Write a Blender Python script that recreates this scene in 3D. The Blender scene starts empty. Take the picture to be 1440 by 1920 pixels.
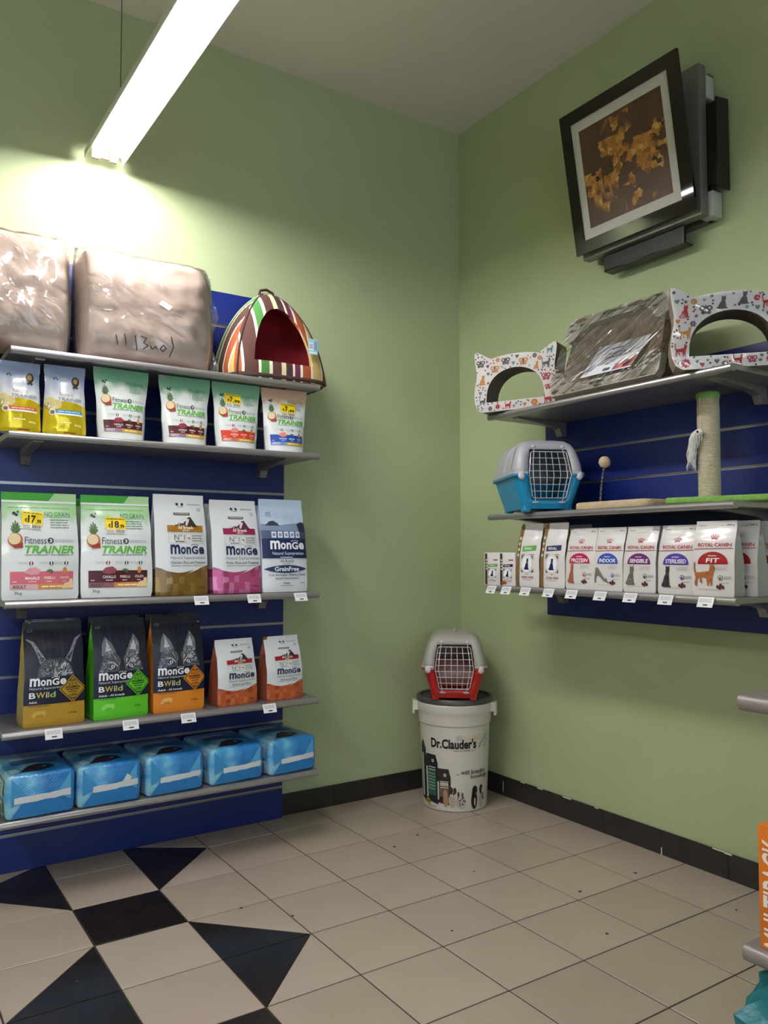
import bpy, bmesh, math, random
from mathutils import Vector, Matrix, noise, geometry

# ---------------------------------------------------------------- camera, world, exposure
scene = bpy.context.scene
COL = scene.collection
CAM_POS = Vector((-2.76576, -3.41919, 1.22214))
YAW, PITCH, ROLL, FPX = 0.585036897, 0.0493396, -0.00052323, 1503.28
cam = bpy.data.cameras.new('camera')
cam.sensor_fit = 'VERTICAL'; cam.sensor_height = 36.0
cam.lens = FPX * 36.0 / 1920.0
cam.clip_start = 0.02
cam_ob = bpy.data.objects.new('camera', cam); COL.objects.link(cam_ob)
_cy, _sy, _cp, _sp = math.cos(YAW), math.sin(YAW), math.cos(PITCH), math.sin(PITCH)
fwd = Vector((_sy*_cp, _cy*_cp, _sp)); rgt = Vector((_cy, -_sy, 0)); upv = rgt.cross(fwd)
r2 = math.cos(ROLL)*rgt + math.sin(ROLL)*upv; u2 = -math.sin(ROLL)*rgt + math.cos(ROLL)*upv
rot = Matrix((r2, u2, -fwd)).transposed().to_4x4()
cam_ob.matrix_world = Matrix.Translation(CAM_POS) @ rot
scene.camera = cam_ob
world = bpy.data.worlds.new('world'); scene.world = world; world.use_nodes = True
world.node_tree.nodes['Background'].inputs[0].default_value = (0.05, 0.05, 0.05, 1)
world.node_tree.nodes['Background'].inputs[1].default_value = 0.3
scene.view_settings.view_transform = 'Standard'
scene.view_settings.look = 'None'
scene.view_settings.gamma = 1.0
scene.view_settings.use_curve_mapping = False
scene.view_settings.exposure = 0.0
TUBE_STRENGTH = 114.0
TUBE_COLOR = (1.0, 0.975, 0.97, 1)
ROOM_X0, ROOM_Y0, ROOM_H = -5.6, -6.6, 3.55
# daylight coming in through the shop window in the front wall (behind the camera)
WIN = (-5.1, -0.7, 0.35, 2.95)
day = bpy.data.lights.new('daylight', 'AREA'); day.shape = 'RECTANGLE'; day.size = WIN[1]-WIN[0]; day.size_y = WIN[3]-WIN[2]
day.energy = 95.0; day.color = (0.72, 0.86, 1.0)
day_ob = bpy.data.objects.new('daylight', day); COL.objects.link(day_ob)
day_ob.location = ((WIN[0]+WIN[1])/2, ROOM_Y0-0.32, (WIN[2]+WIN[3])/2); day_ob.rotation_euler = (math.pi/2, 0, 0)

# ---------------------------------------------------------------- colours and materials
def lin(c):
    if isinstance(c, str):
        c = c.lstrip('#'); c = c if len(c) == 6 else ''.join(q*2 for q in c); c = tuple(int(c[i:i+2], 16) for i in (0, 2, 4))
    o = []
    for v in c[:3]:
        v /= 255.0
        o.append(v/12.92 if v <= 0.04045 else ((v+0.055)/1.055)**2.4)
    return (o[0], o[1], o[2], 1.0)
_MATS = {}
def mat(key, color, rough=0.5, metal=0.0, coat=0.0, bump=None, spec=0.5, coat_rough=0.1):
    """plain principled material; bump=(scale, strength, distance)"""
    if key in _MATS: return _MATS[key]
    m = bpy.data.materials.new(key); m.use_nodes = True
    b = m.node_tree.nodes['Principled BSDF']
    b.inputs['Base Color'].default_value = lin(color)
    b.inputs['Roughness'].default_value = rough
    b.inputs['Metallic'].default_value = metal
    b.inputs['Coat Weight'].default_value = coat
    b.inputs['Coat Roughness'].default_value = coat_rough
    b.inputs['Specular IOR Level'].default_value = spec
    if bump: add_bump(m, *bump)
    _MATS[key] = m
    return m
def N(m, t, **kw):
    n = m.node_tree.nodes.new(t)
    for k, v in kw.items():
        if hasattr(n, k): setattr(n, k, v)
    return n
def LK(m, a, b): m.node_tree.links.new(a, b)
def BS(m): return m.node_tree.nodes['Principled BSDF']
def add_bump(m, scale, strength, dist=0.002, detail=3.0, stretch=None):
    tc = N(m, 'ShaderNodeTexCoord'); nz = N(m, 'ShaderNodeTexNoise')
    nz.inputs['Scale'].default_value = scale; nz.inputs['Detail'].default_value = detail
    src = tc.outputs['Object']
    if stretch:
        mp = N(m, 'ShaderNodeMapping'); mp.inputs['Scale'].default_value = stretch
        LK(m, src, mp.inputs['Vector']); src = mp.outputs['Vector']
    LK(m, src, nz.inputs['Vector'])
    bp = N(m, 'ShaderNodeBump'); bp.inputs['Strength'].default_value = strength
    bp.inputs['Distance'].default_value = dist
    LK(m, nz.outputs['Fac'], bp.inputs['Height']); LK(m, bp.outputs['Normal'], BS(m).inputs['Normal'])
def ramp(m, fac, stops, interp='LINEAR'):
    r = N(m, 'ShaderNodeValToRGB'); cr = r.color_ramp; cr.interpolation = interp
    while len(cr.elements) < len(stops): cr.elements.new(0.5)
    for e, (p, c) in zip(cr.elements, stops):
        e.position = p; e.color = lin(c)
    LK(m, fac, r.inputs['Fac']); return r
def noisy(key, c1, c2, scale, rough=0.6, bump=None, detail=4.0, metal=0.0, coat=0.0, lo=0.35, hi=0.65, stretch=None):
    if key in _MATS: return _MATS[key]
    m = mat(key, c1, rough, metal, coat)
    tc = N(m, 'ShaderNodeTexCoord'); nz = N(m, 'ShaderNodeTexNoise')
    nz.inputs['Scale'].default_value = scale; nz.inputs['Detail'].default_value = detail
    src = tc.outputs['Object']
    if stretch:
        mp = N(m, 'ShaderNodeMapping'); mp.inputs['Scale'].default_value = stretch
        LK(m, src, mp.inputs['Vector']); src = mp.outputs['Vector']
    LK(m, src, nz.inputs['Vector'])
    r = ramp(m, nz.outputs['Fac'], [(lo, c1), (hi, c2)])
    LK(m, r.outputs['Color'], BS(m).inputs['Base Color'])
    if bump: add_bump(m, *bump)
    return m
def ink(c, rough=0.38):
    return mat('ink_%s_%d' % (c, int(rough*100)), c, rough, 0, 0.0, spec=0.35)
def film(key, base, tint=None, v0=0.7, v1=1.0, rough=0.3, bump=0.35, metal=0.0, scale=28, nscale=5):
    """crinkled plastic film, optional coloured tint fading in towards the top of the UV map"""
    if key in _MATS: return _MATS[key]
    m = mat(key, base, rough, metal, 0.35, coat_rough=0.12)
    if tint:
        uv = N(m, 'ShaderNodeUVMap'); sp = N(m, 'ShaderNodeSeparateXYZ'); LK(m, uv.outputs['UV'], sp.inputs[0])
        nz = N(m, 'ShaderNodeTexNoise'); nz.inputs['Scale'].default_value = nscale; LK(m, uv.outputs['UV'], nz.inputs['Vector'])
        a = N(m, 'ShaderNodeMath', operation='MULTIPLY_ADD'); LK(m, nz.outputs['Fac'], a.inputs[0]); a.inputs[1].default_value = 0.35
        LK(m, sp.outputs['Y'], a.inputs[2])
        r = ramp(m, a.outputs[0], [(min(v0+0.17, 0.99), base), (min(v1+0.17, 1.0), tint)])
        LK(m, r.outputs['Color'], BS(m).inputs['Base Color'])
    add_bump(m, scale, bump, 0.004, 2.0, (1, 1, 0.45))
    return m

# ---------------------------------------------------------------- mesh builders
def link(o, parent=None):
    COL.objects.link(o)
    if parent is not None: o.parent = parent
    return o
def tag(o, label=None, cat=None, group=None, kind=None):
    if label: o['label'] = label
    if cat: o['category'] = cat
    if group: o['group'] = group
    if kind: o['kind'] = kind
    return o
def thing(name, label, cat, loc=(0, 0, 0), rz=0.0, group=None, rx=0.0):
    o = bpy.data.objects.new(name, None); o.empty_display_size = 0.05
    o.location = loc; o.rotation_euler = (rx, 0, rz)
    link(o); return tag(o, label, cat, group)
def mesh_from(name, verts, faces, mats, fm=None, smooth=35, uvs=None):
    me = bpy.data.meshes.new(name)
    me.from_pydata([tuple(v) for v in verts], [], faces)
    for m in mats: me.materials.append(m)
    if fm: me.polygons.foreach_set('material_index', fm)
    if uvs:
        ul = me.uv_layers.new(name='UVMap')
        flat = []
        for l in me.loops: flat.extend(uvs[l.vertex_index])
        ul.data.foreach_set('uv', flat)
    if smooth:
        me.polygons.foreach_set('use_smooth', [True]*len(me.polygons))
        me.update(); me.set_sharp_from_angle(angle=math.radians(smooth))
    me.update(); return me
def ob(name, me, parent=None, loc=None, rz=0.0):
    o = bpy.data.objects.new(name, me)
    if loc is not None: o.location = loc
    o.rotation_euler = (0, 0, rz)
    return link(o, parent)

class MB:
    """collects geometry for one mesh object"""
    def __init__(s, *mats): s.v = []; s.f = []; s.m = []; s.mats = list(mats); s.uv = None
    def add(s, verts, faces, mi=0, M=None):
        b = len(s.v)
        s.v.extend([tuple(M @ Vector(v)) if M else tuple(v) for v in verts])
        for f in faces: s.f.append(tuple(i+b for i in f)); s.m.append(mi)
    def box(s, lo, hi, mi=0, bev=0.0, M=None, seg=2):
        x0, y0, z0 = lo; x1, y1, z1 = hi
        if bev <= 0:
            v = [(x0,y0,z0),(x1,y0,z0),(x1,y1,z0),(x0,y1,z0),(x0,y0,z1),(x1,y0,z1),(x1,y1,z1),(x0,y1,z1)]
            s.add(v, [(3,2,1,0),(4,5,6,7),(0,1,5,4),(1,2,6,5),(2,3,7,6),(3,0,4,7)], mi, M); return
        bm = bmesh.new(); bmesh.ops.create_cube(bm, size=1)
        for v in bm.verts:
            v.co = Vector(((x0+x1)/2+v.co.x*(x1-x0), (y0+y1)/2+v.co.y*(y1-y0), (z0+z1)/2+v.co.z*(z1-z0)))
        bmesh.ops.bevel(bm, geom=bm.edges[:], offset=bev, segments=seg, affect='EDGES', profile=0.5)
        s.bm(bm, mi, M)
    def bm(s, bm, mi=0, M=None):
        bm.verts.index_update()
        s.add([v.co.copy() for v in bm.verts], [tuple(v.index for v in f.verts) for f in bm.faces], mi, M); bm.free()
    def prism(s, poly, a, b, axis='y', mi=0, M=None, cap_mi=None):
        """extrude a 2D polygon (counter-clockwise) from a to b along an axis"""
        n = len(poly)
        def P(p, t):
            if axis == 'y': return (p[0], t, p[1])
            if axis == 'x': return (t, p[0], p[1])
            return (p[0], p[1], t)
        v = [P(p, a) for p in poly] + [P(p, b) for p in poly]
        s.add(v, [(i, (i+1) % n, n+(i+1) % n, n+i) for i in range(n)], mi, M)
        s.add(v, [tuple(range(n))[::-1], tuple(range(n, 2*n))], mi if cap_mi is None else cap_mi, M)
    def tube(s, pts, r, n=6, mi=0, closed=False, M=None):
        pts = [Vector(p) for p in pts]; N_ = len(pts); v = []; f = []
        rr = r if isinstance(r, (list, tuple)) else [r]*N_
        prev = None
        for i, p in enumerate(pts):
            if closed: t = pts[(i+1) % N_] - pts[i-1]
            else: t = pts[min(i+1, N_-1)] - pts[max(i-1, 0)]
            t.normalize()
            if prev is None:
                a = Vector((0, 0, 1)) if abs(t.z) < 0.9 else Vector((1, 0, 0))
                x = t.cross(a).normalized()
            else:
                x = (prev - t*prev.dot(t)).normalized()
            prev = x; y = t.cross(x)
            for k in range(n):
                an = 2*math.pi*k/n
                v.append(p + (x*math.cos(an) + y*math.sin(an))*rr[i])
        for i in range(N_ if closed else N_-1):
            j = (i+1) % N_
            for k in range(n):
                k2 = (k+1) % n
                f.append((i*n+k, i*n+k2, j*n+k2, j*n+k))
        if not closed:
            f.append(tuple(range(n))[::-1]); f.append(tuple(range((N_-1)*n, N_*n)))
        s.add(v, f, mi, M)
    def lathe(s, prof, n=32, mi=0, M=None, cap=True):
        """prof: list of (radius, z) from bottom to top"""
        v = []; f = []
        for r, z in prof:
            for k in range(n):
                a = 2*math.pi*k/n; v.append((r*math.cos(a), r*math.sin(a), z))
        for i in range(len(prof)-1):
            for k in range(n):
                k2 = (k+1) % n
                f.append((i*n+k, i*n+k2, (i+1)*n+k2, (i+1)*n+k))
        if cap:
            f.append(tuple(range(n))[::-1]); f.append(tuple(range((len(prof)-1)*n, len(prof)*n)))
        s.add(v, f, mi, M)
    def sphere(s, c, r, mi=0, nu=14, nv=9, M=None, sc=(1, 1, 1)):
        v = []; f = []
        for j in range(nv+1):
            th = math.pi*j/nv
            for i in range(nu):
                ph = 2*math.pi*i/nu
                v.append((c[0]+r*sc[0]*math.sin(th)*math.cos(ph), c[1]+r*sc[1]*math.sin(th)*math.sin(ph), c[2]-r*sc[2]*math.cos(th)))
        for j in range(nv):
            for i in range(nu):
                i2 = (i+1) % nu
                f.append((j*nu+i, j*nu+i2, (j+1)*nu+i2, (j+1)*nu+i))
        s.add(v, f, mi, M)
    def build(s, name, parent=None, smooth=35, loc=None, rz=0.0, uvs=None):
        me = mesh_from(name, s.v, s.f, s.mats, s.m, smooth, uvs)
        return ob(name, me, parent, loc, rz)

def rounded_box(half, r, n=6, bulge=None):
    """grid-subdivided rounded box centred at the origin; bulge(p, pos) may move points"""
    verts = {}; vl = []; faces = []
    def vid(p):
        k = tuple(round(c, 5) for c in p)
        if k in verts: return verts[k]
        P = Vector((p[0]*half[0], p[1]*half[1], p[2]*half[2]))
        I = Vector([max(-(half[i]-r), min(half[i]-r, P[i])) for i in range(3)])
        d = P - I
        Q = I + d.normalized()*r if d.length > 1e-9 else P
        if bulge: Q = bulge(Vector(p), Q)
        verts[k] = len(vl); vl.append(Q); return verts[k]
    st = sorted(set([-1.0, 1.0] + [-1+2*i/n for i in range(n+1)]))
    # extra samples next to the edges so the rounding shows
    def samples(h):
        e = r/h
        return sorted(set([-1, -1+e*0.35, -1+e*0.7, -1+e] + [(-1+e)+(2-2*e)*i/n for i in range(n+1)] + [1-e, 1-e*0.7, 1-e*0.35, 1]))
    S = [samples(h) for h in half]
    for ax in range(3):
        a, b = [(1, 2), (2, 0), (0, 1)][ax]
        for sg in (-1, 1):
            A, B = S[a], S[b]
            for i in range(len(A)-1):
                for j in range(len(B)-1):
                    q = []
                    for (x, y) in ((A[i], B[j]), (A[i+1], B[j]), (A[i+1], B[j+1]), (A[i], B[j+1])):
                        p = [0, 0, 0]; p[ax] = sg; p[a] = x; p[b] = y; q.append(vid(p))
                    if sg < 0: q = q[::-1]
                    if len(set(q)) >= 3: faces.append(tuple(dict.fromkeys(q)))
    return vl, faces

# ---------------------------------------------------------------- flat print: text and shapes mapped onto a surface
_TXT = {}
def text_geo(s, bold=0.0, shear=0.0):
    k = (s, bold, shear)
    if k in _TXT: return _TXT[k]
    cu = bpy.data.curves.new('t', 'FONT'); cu.body = s; cu.size = 1.0; cu.offset = bold; cu.shear = shear
    cu.resolution_u = 3; cu.fill_mode = 'FRONT'
    o = bpy.data.objects.new('t', cu)
    me = o.to_mesh(); me.calc_loop_triangles()
    v = [(p.co.x, p.co.y) for p in me.vertices]; t = [tuple(x.vertices) for x in me.loop_triangles]
    o.to_mesh_clear(); bpy.data.objects.remove(o); bpy.data.curves.remove(cu)
    x0 = min(p[0] for p in v); x1 = max(p[0] for p in v); y0 = min(p[1] for p in v); y1 = max(p[1] for p in v)
    v = [((p[0]-x0)/max(x1-x0, 1e-6), (p[1]-y0)/max(y1-y0, 1e-6)) for p in v]
    _TXT[k] = (v, t); return _TXT[k]
class Print:
    """shapes in (u, v) in 0..1 x 0..1, mapped by S(u, v, off) onto a thing's surface"""
    def __init__(s, S, W, H, maxlen=0.014):
        s.S = S; s.W = W; s.H = H; s.L = maxlen; s.v = []; s.f = []; s.m = []; s.mats = []; s.uv = []
    def mi(s, c):
        m = ink(c) if isinstance(c, str) else c
        if m not in s.mats: s.mats.append(m)
        return s.mats.index(m)
    def tris(s, pts, tris, c, layer):
        mi = s.mi(c); off = 0.0005 + 0.00055*layer
        st = [tuple(pts[i] for i in t) for t in tris]; W, H, L2 = s.W, s.H, s.L**2
        idx = {}
        def vid(p):
            k = (round(p[0], 6), round(p[1], 6))
            if k not in idx:
                idx[k] = len(s.v); s.v.append(tuple(s.S(p[0], p[1], off))); s.uv.append((p[0], p[1]))
            return idx[k]
        guard = 0
        while st:
            a, b, c_ = st.pop(); guard += 1
            d = [((p[0]-q[0])*W)**2 + ((p[1]-q[1])*H)**2 for p, q in ((a, b), (b, c_), (c_, a))]
            k = d.index(max(d))
            if d[k] > L2 and guard < 6000:
                if k == 1: a, b, c_ = b, c_, a
                elif k == 2: a, b, c_ = c_, a, b
                mm = ((a[0]+b[0])/2, (a[1]+b[1])/2)
                st.append((a, mm, c_)); st.append((mm, b, c_)); continue
            ar = (b[0]-a[0])*(c_[1]-a[1]) - (b[1]-a[1])*(c_[0]-a[0])
            if abs(ar) < 1e-10: continue
            t = (vid(a), vid(b), vid(c_)) if ar > 0 else (vid(a), vid(c_), vid(b))
            if len(set(t)) == 3: s.f.append(t); s.m.append(mi)
    def poly(s, pts, c, layer=1):
        t = geometry.tessellate_polygon([[Vector((p[0], p[1], 0)) for p in pts]])
        s.tris(pts, t, c, layer)
    def rect(s, x0, y0, x1, y1, c, layer=1): s.poly([(x0, y0), (x1, y0), (x1, y1), (x0, y1)], c, layer)
    def ell(s, cx, cy, rx, ry, c, layer=1, n=14, a0=0.0, a1=2*math.pi):
        full = abs(a1-a0) > 6.2
        k = n if full else n+1
        s.poly([(cx+rx*math.cos(a0+(a1-a0)*i/n), cy+ry*math.sin(a0+(a1-a0)*i/n)) for i in range(k)], c, layer)
    def line(s, pts, w, c, layer=1):
        """polyline of constant width w (in units of the surface width)"""
        A = s.W/s.H
        for (x0, y0), (x1, y1) in zip(pts, pts[1:]):
            dx, dy = (x1-x0), (y1-y0)/A; l = math.hypot(dx, dy) or 1e-6
            nx, ny = -dy/l*w/2, dx/l*w/2*A
            s.poly([(x0+nx, y0+ny), (x0-nx, y0-ny), (x1-nx, y1-ny), (x1+nx, y1+ny)], c, layer)
    def text(s, body, x0, y0, x1, y1, c, layer=2, bold=0.0, shear=0.0):
        v, t = text_geo(body, bold, shear)
        s.tris([(x0+p[0]*(x1-x0), y0+p[1]*(y1-y0)) for p in v], t, c, layer)
    def lines(s, x0, y0, x1, y1, n, c, layer=2, seed=1, fill=0.45):
        """n rows of tiny illegible print"""
        rnd = random.Random(seed); h = (y1-y0)/n
        for i in range(n):
            x = x0; y = y1-(i+1)*h
            while x < x1-0.01:
                w = min((x1-x0)*rnd.uniform(0.12, 0.35), x1-x)
                s.rect(x, y+h*(1-fill)/2, x+w*0.88, y+h*(1+fill)/2, c, layer); x += w
            x1b = x1
    def build(s, name, parent):
        if not s.v: return None
        me = mesh_from(name, s.v, s.f, s.mats, s.m, 60, s.uv)
        o = ob(name, me, parent)
        if name == 'front_print': o['kind'] = 'stuff'
        return o
def inside(p, poly):
    x, y = p; c = False; n = len(poly)
    for i in range(n):
        x0, y0 = poly[i]; x1, y1 = poly[i-1]
        if (y0 > y) != (y1 > y) and x < (x1-x0)*(y-y0)/(y1-y0)+x0: c = not c
    return c
def plane_S(origin, ux, uy, nrm):
    o, a, b, n = Vector(origin), Vector(ux), Vector(uy), Vector(nrm)
    return lambda u, v, off=0.0: o + a*u + b*v + n*off

# ---------------------------------------------------------------- the room
M_WALL = noisy('wall_paint', '#aab68d', '#b0bc93', 1.3, 0.62, (220, 0.06, 0.001))
M_CEIL = noisy('ceiling_paint', '#dcd5cb', '#e2dcd2', 0.8, 0.8)
M_GROUT = mat('grout', '#33271f', 0.9)
M_TILE = noisy('beige_tile', '#a99a8d', '#b1a295', 2.2, 0.3, (60, 0.03, 0.001))
M_BTILE = noisy('black_tile', '#191516', '#221d1d', 14, 0.22, None)
M_BASE = noisy('baseboard_tile', '#232021', '#2b2828', 9, 0.35)
def per_object_tint(m, amount):
    oi = N(m, 'ShaderNodeObjectInfo'); hs = N(m, 'ShaderNodeHueSaturation')
    mp = N(m, 'ShaderNodeMapRange'); mp.inputs['To Min'].default_value = 1-amount; mp.inputs['To Max'].default_value = 1+amount
    LK(m, oi.outputs['Random'], mp.inputs['Value']); LK(m, mp.outputs['Result'], hs.inputs['Value'])
    bc = BS(m).inputs['Base Color']; LK(m, bc.links[0].from_socket, hs.inputs['Color']); LK(m, hs.outputs['Color'], bc)
per_object_tint(M_TILE, 0.045)

def struct(name, lo, hi, m):
    b = MB(m); b.box(lo, hi); o = b.build(name, smooth=0); o['kind'] = 'structure'; return o
T_ = 0.2
wl = struct('wall_left', (ROOM_X0-T_, 0, -0.1), (T_, T_, ROOM_H), M_WALL)
wr = struct('wall_right', (0, ROOM_Y0-T_, -0.1), (T_, 0, ROOM_H), M_WALL)
b = MB(M_WALL)
for lo, hi in (((ROOM_X0-T_, -0.1), (WIN[0], ROOM_H)), ((WIN[1], -0.1), (0, ROOM_H)), ((WIN[0], -0.1), (WIN[1], WIN[2])), ((WIN[0], WIN[3]), (WIN[1], ROOM_H))):
    b.box((lo[0], ROOM_Y0-T_, lo[1]), (hi[0], ROOM_Y0, hi[1]))
o = b.build('wall_front', smooth=0); o['kind'] = 'structure'
M_GLASS = bpy.data.materials.new('window_glass'); M_GLASS.use_nodes = True; M_GLASS.node_tree.nodes.clear()
_o = N(M_GLASS, 'ShaderNodeOutputMaterial'); _t = N(M_GLASS, 'ShaderNodeBsdfTransparent'); _g = N(M_GLASS, 'ShaderNodeBsdfGlossy'); _g.inputs['Roughness'].default_value = 0.02
_f = N(M_GLASS, 'ShaderNodeFresnel'); _m = N(M_GLASS, 'ShaderNodeMixShader'); LK(M_GLASS, _f.outputs[0], _m.inputs[0]); LK(M_GLASS, _t.outputs[0], _m.inputs[1]); LK(M_GLASS, _g.outputs[0], _m.inputs[2]); LK(M_GLASS, _m.outputs[0], _o.inputs[0])
M_WFR = mat('window_frame_metal', '#8d8f92', 0.4, 0.5)
b = MB(M_WFR); yw = ROOM_Y0-0.12
for lo, hi in (((WIN[0], WIN[2]), (WIN[1], WIN[2]+0.06)), ((WIN[0], WIN[3]-0.06), (WIN[1], WIN[3])), ((WIN[0], WIN[2]+0.06), (WIN[0]+0.06, WIN[3]-0.06)), ((WIN[1]-0.06, WIN[2]+0.06), (WIN[1], WIN[3]-0.06)), ((-2.93, WIN[2]+0.06), (-2.87, WIN[3]-0.06))):
    b.box((lo[0], yw, lo[1]), (hi[0], yw+0.06, hi[1]))
wf = b.build('window_1', smooth=0); wf['kind'] = 'structure'
for xa, xb in ((WIN[0]+0.06, -2.93), (-2.87, WIN[1]-0.06)):
    b = MB(M_GLASS); b.box((xa, yw+0.028, WIN[2]+0.06), (xb, yw+0.034, WIN[3]-0.06)); b.build('pane', wf, 0)
struct('wall_side', (ROOM_X0-T_, ROOM_Y0, -0.1), (ROOM_X0, 0, ROOM_H), M_WALL)
struct('ceiling', (ROOM_X0-T_, ROOM_Y0-T_, ROOM_H), (T_, T_, ROOM_H+0.1), M_CEIL)
floor = struct('floor', (ROOM_X0, ROOM_Y0, -0.1), (0, 0, -0.0025), M_GROUT)

# floor tiles: 0.30 m grid; decorated strip in one column
TP = 0.30; GR = 0.0026
def txy(i, j): return ((i-5.02)*TP, (0.35-j)*TP)
def clip_rect(i, j):
    x0, y1 = txy(i, j); x1, y0 = txy(i+1, j+1)
    return max(x0+GR, ROOM_X0), max(y0+GR, ROOM_Y0), min(x1-GR, -0.001), min(y1-GR, -0.001)
def tile_geo(poly, m):
    b = MB(m); n = len(poly)
    ch = 0.0012
    cx = sum(p[0] for p in poly)/n; cy = sum(p[1] for p in poly)/n
    ins = [(p[0]+(cx-p[0])*ch/0.15, p[1]+(cy-p[1])*ch/0.15) for p in poly]
    v = [(p[0], p[1], -0.0026) for p in poly] + [(p[0], p[1], -0.0009) for p in poly] + [(p[0], p[1], 0.0) for p in ins]
    f = []
    for r in (0, 1):
        for k in range(n): f.append((r*n+k, r*n+(k+1) % n, (r+1)*n+(k+1) % n, (r+1)*n+k))
    f.append(tuple(range(2*n, 3*n)))
    b.add(v, f); return b
def tile_kind(i, j):
    r = j % 3
    if i == -2: return 'black' if r == 2 else 'beige'
    if i == -1: return {0: 'a', 1: 'b'}.get(r, 'beige')     # flanking triangles to the right of the strip
    if i == -3: return {0: 'c', 1: 'd'}.get(r, 'beige')
    return 'beige'
_full = {}
far = MB(M_TILE, M_BTILE)
jmax = int((0.35*TP-ROOM_Y0)/TP)+2
for i in range(-14, 6):
    for j in range(0, jmax):
        x0, y0, x1, y1 = clip_rect(i, j)
        if x1-x0 < 0.006 or y1-y0 < 0.006: continue
        k = tile_kind(i, j)
        near = (-9 <= i and j <= 13)
        if k in 'abcd':
            g = GR*0.9
            TL, TR, BR, BL = (x0, y1), (x1, y1), (x1, y0), (x0, y0)
            # a: diagonal TL-BR black holds BL ; b: diagonal TR-BL black holds TL ; c/d mirrored
            if k == 'a': bl, wh = [TL, BL, (x1-2*g, y0)], [(x0+2*g, y1), BR, TR]
            if k == 'b': bl, wh = [TL, BL, (x1-2*g, y1)], [(x0+2*g, y0), BR, TR]
            if k == 'c': bl, wh = [TR, (x0+2*g, y0), BR], [TL, BL, (x1-2*g, y1)]
            if k == 'd': bl, wh = [TR, (x0+2*g, y1), BR], [TL, BL, (x1-2*g, y0)]
            parts = [(bl, M_BTILE), (wh, M_TILE)]
        else:
            parts = [([(x0, y0), (x1, y0), (x1, y1), (x0, y1)], M_BTILE if k == 'black' else M_TILE)]
        for poly, m in parts:
            ar = sum(poly[q-1][0]*poly[q][1]-poly[q][0]*poly[q-1][1] for q in range(len(poly)))
            if ar < 0: poly = poly[::-1]
            if near:
                if len(poly) == 4 and abs((x1-x0)-(TP-2*GR)) < 1e-4 and abs((y1-y0)-(TP-2*GR)) < 1e-4:
                    if m.name not in _full:
                        h = TP/2-GR
                        b = tile_geo([(-h, -h), (h, -h), (h, h), (-h, h)], m)
                        _full[m.name] = mesh_from('tile', b.v, b.f, b.mats, b.m, 0)
                    ob('tile', _full[m.name], floor, ((x0+x1)/2, (y0+y1)/2, 0))
                else:
                    cx = sum(p[0] for p in poly)/len(poly); cy = sum(p[1] for p in poly)/len(poly)
                    b = tile_geo([(p[0]-cx, p[1]-cy) for p in poly], m)
                    b.build('tile', floor, 0, (cx, cy, 0))
            else:
                b = tile_geo(poly, m); far.add(b.v, b.f, 0 if m is M_TILE else 1)
o = far.build('tile_field', floor, 0); o['kind'] = 'stuff'

# small chips and crumbs on the floor (dark specks with a shape of their own)
rnd = random.Random(5)
chips = MB(mat('chip', '#3a2e2a', 0.8))
for (x, y) in [(-0.86, -0.62), (-0.70, -0.56), (-0.75, -1.0), (-1.5, -0.95), (-1.62, -0.8), (-0.72, -1.62), (-1.12, -1.33), (-2.25, -1.2), (-2.2, -0.98), (-0.55, -1.35), (-0.25, -1.35), (-0.22, -1.75)]:
    r = rnd.uniform(0.004, 0.007); pts = []
    for q in range(7):
        a = q*2*math.pi/7; rr = r*rnd.uniform(0.6, 1.3); pts.append((x+rr*math.cos(a), y+rr*math.sin(a)))
    chips.prism(pts, 0.0, 0.0012, 'z')
o = chips.build('floor_chips', floor, 0); o['kind'] = 'stuff'

# baseboards: dark tile pieces on a thin backing
BH = 0.098
def baseboard(name, horizontal, a0, a1, joints):
    b = MB(M_GROUT)
    if horizontal: b.box((a0, -0.007, 0.0), (a1, -0.0005, BH-0.004))
    else: b.box((-0.007, a0, 0.0), (-0.0005, a1, BH-0.004))
    root = b.build(name, smooth=0); root['kind'] = 'structure'
    for p, q in zip(joints, joints[1:]):
        b = MB(M_BASE)
        if horizontal: b.box((p+0.001, -0.012, 0.0), (q-0.001, -0.006, BH), bev=0.0012)
        else: b.box((-0.012, p+0.001, 0.0), (-0.006, q-0.001, BH), bev=0.0012)
        b.build('baseboard_tile', root, 0)
    return root
baseboard('baseboard_left', True, ROOM_X0, -0.0125, [ROOM_X0+0.3*k for k in range(0, 19)]+[-0.013])
brt = baseboard('baseboard_right', False, ROOM_Y0, -0.0005, [ROOM_Y0+0.215+0.3*k for k in range(0, 22)]+[-0.0125])
# white chips of filler along the joints and the paint line
fl = MB(mat('filler', '#d5d3c8', 0.8))
for (y, z, w, h) in [(-1.29, 0.0, 0.004, 0.03), (-0.345, 0.02, 0.0025, 0.05), (-1.6, BH-0.006, 0.03, 0.006), (-1.57, BH-0.003, 0.05, 0.004),
                     (-0.62, BH-0.004, 0.035, 0.005), (-0.8, BH-0.004, 0.05, 0.005), (-0.5, BH-0.003, 0.03, 0.004), (-0.96, BH-0.003, 0.02, 0.004)]:
    fl.box((-0.0132, y, z), (-0.0118, y+w, z+h))
o = fl.build('filler_chips', brt, 0); o['kind'] = 'stuff'

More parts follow.
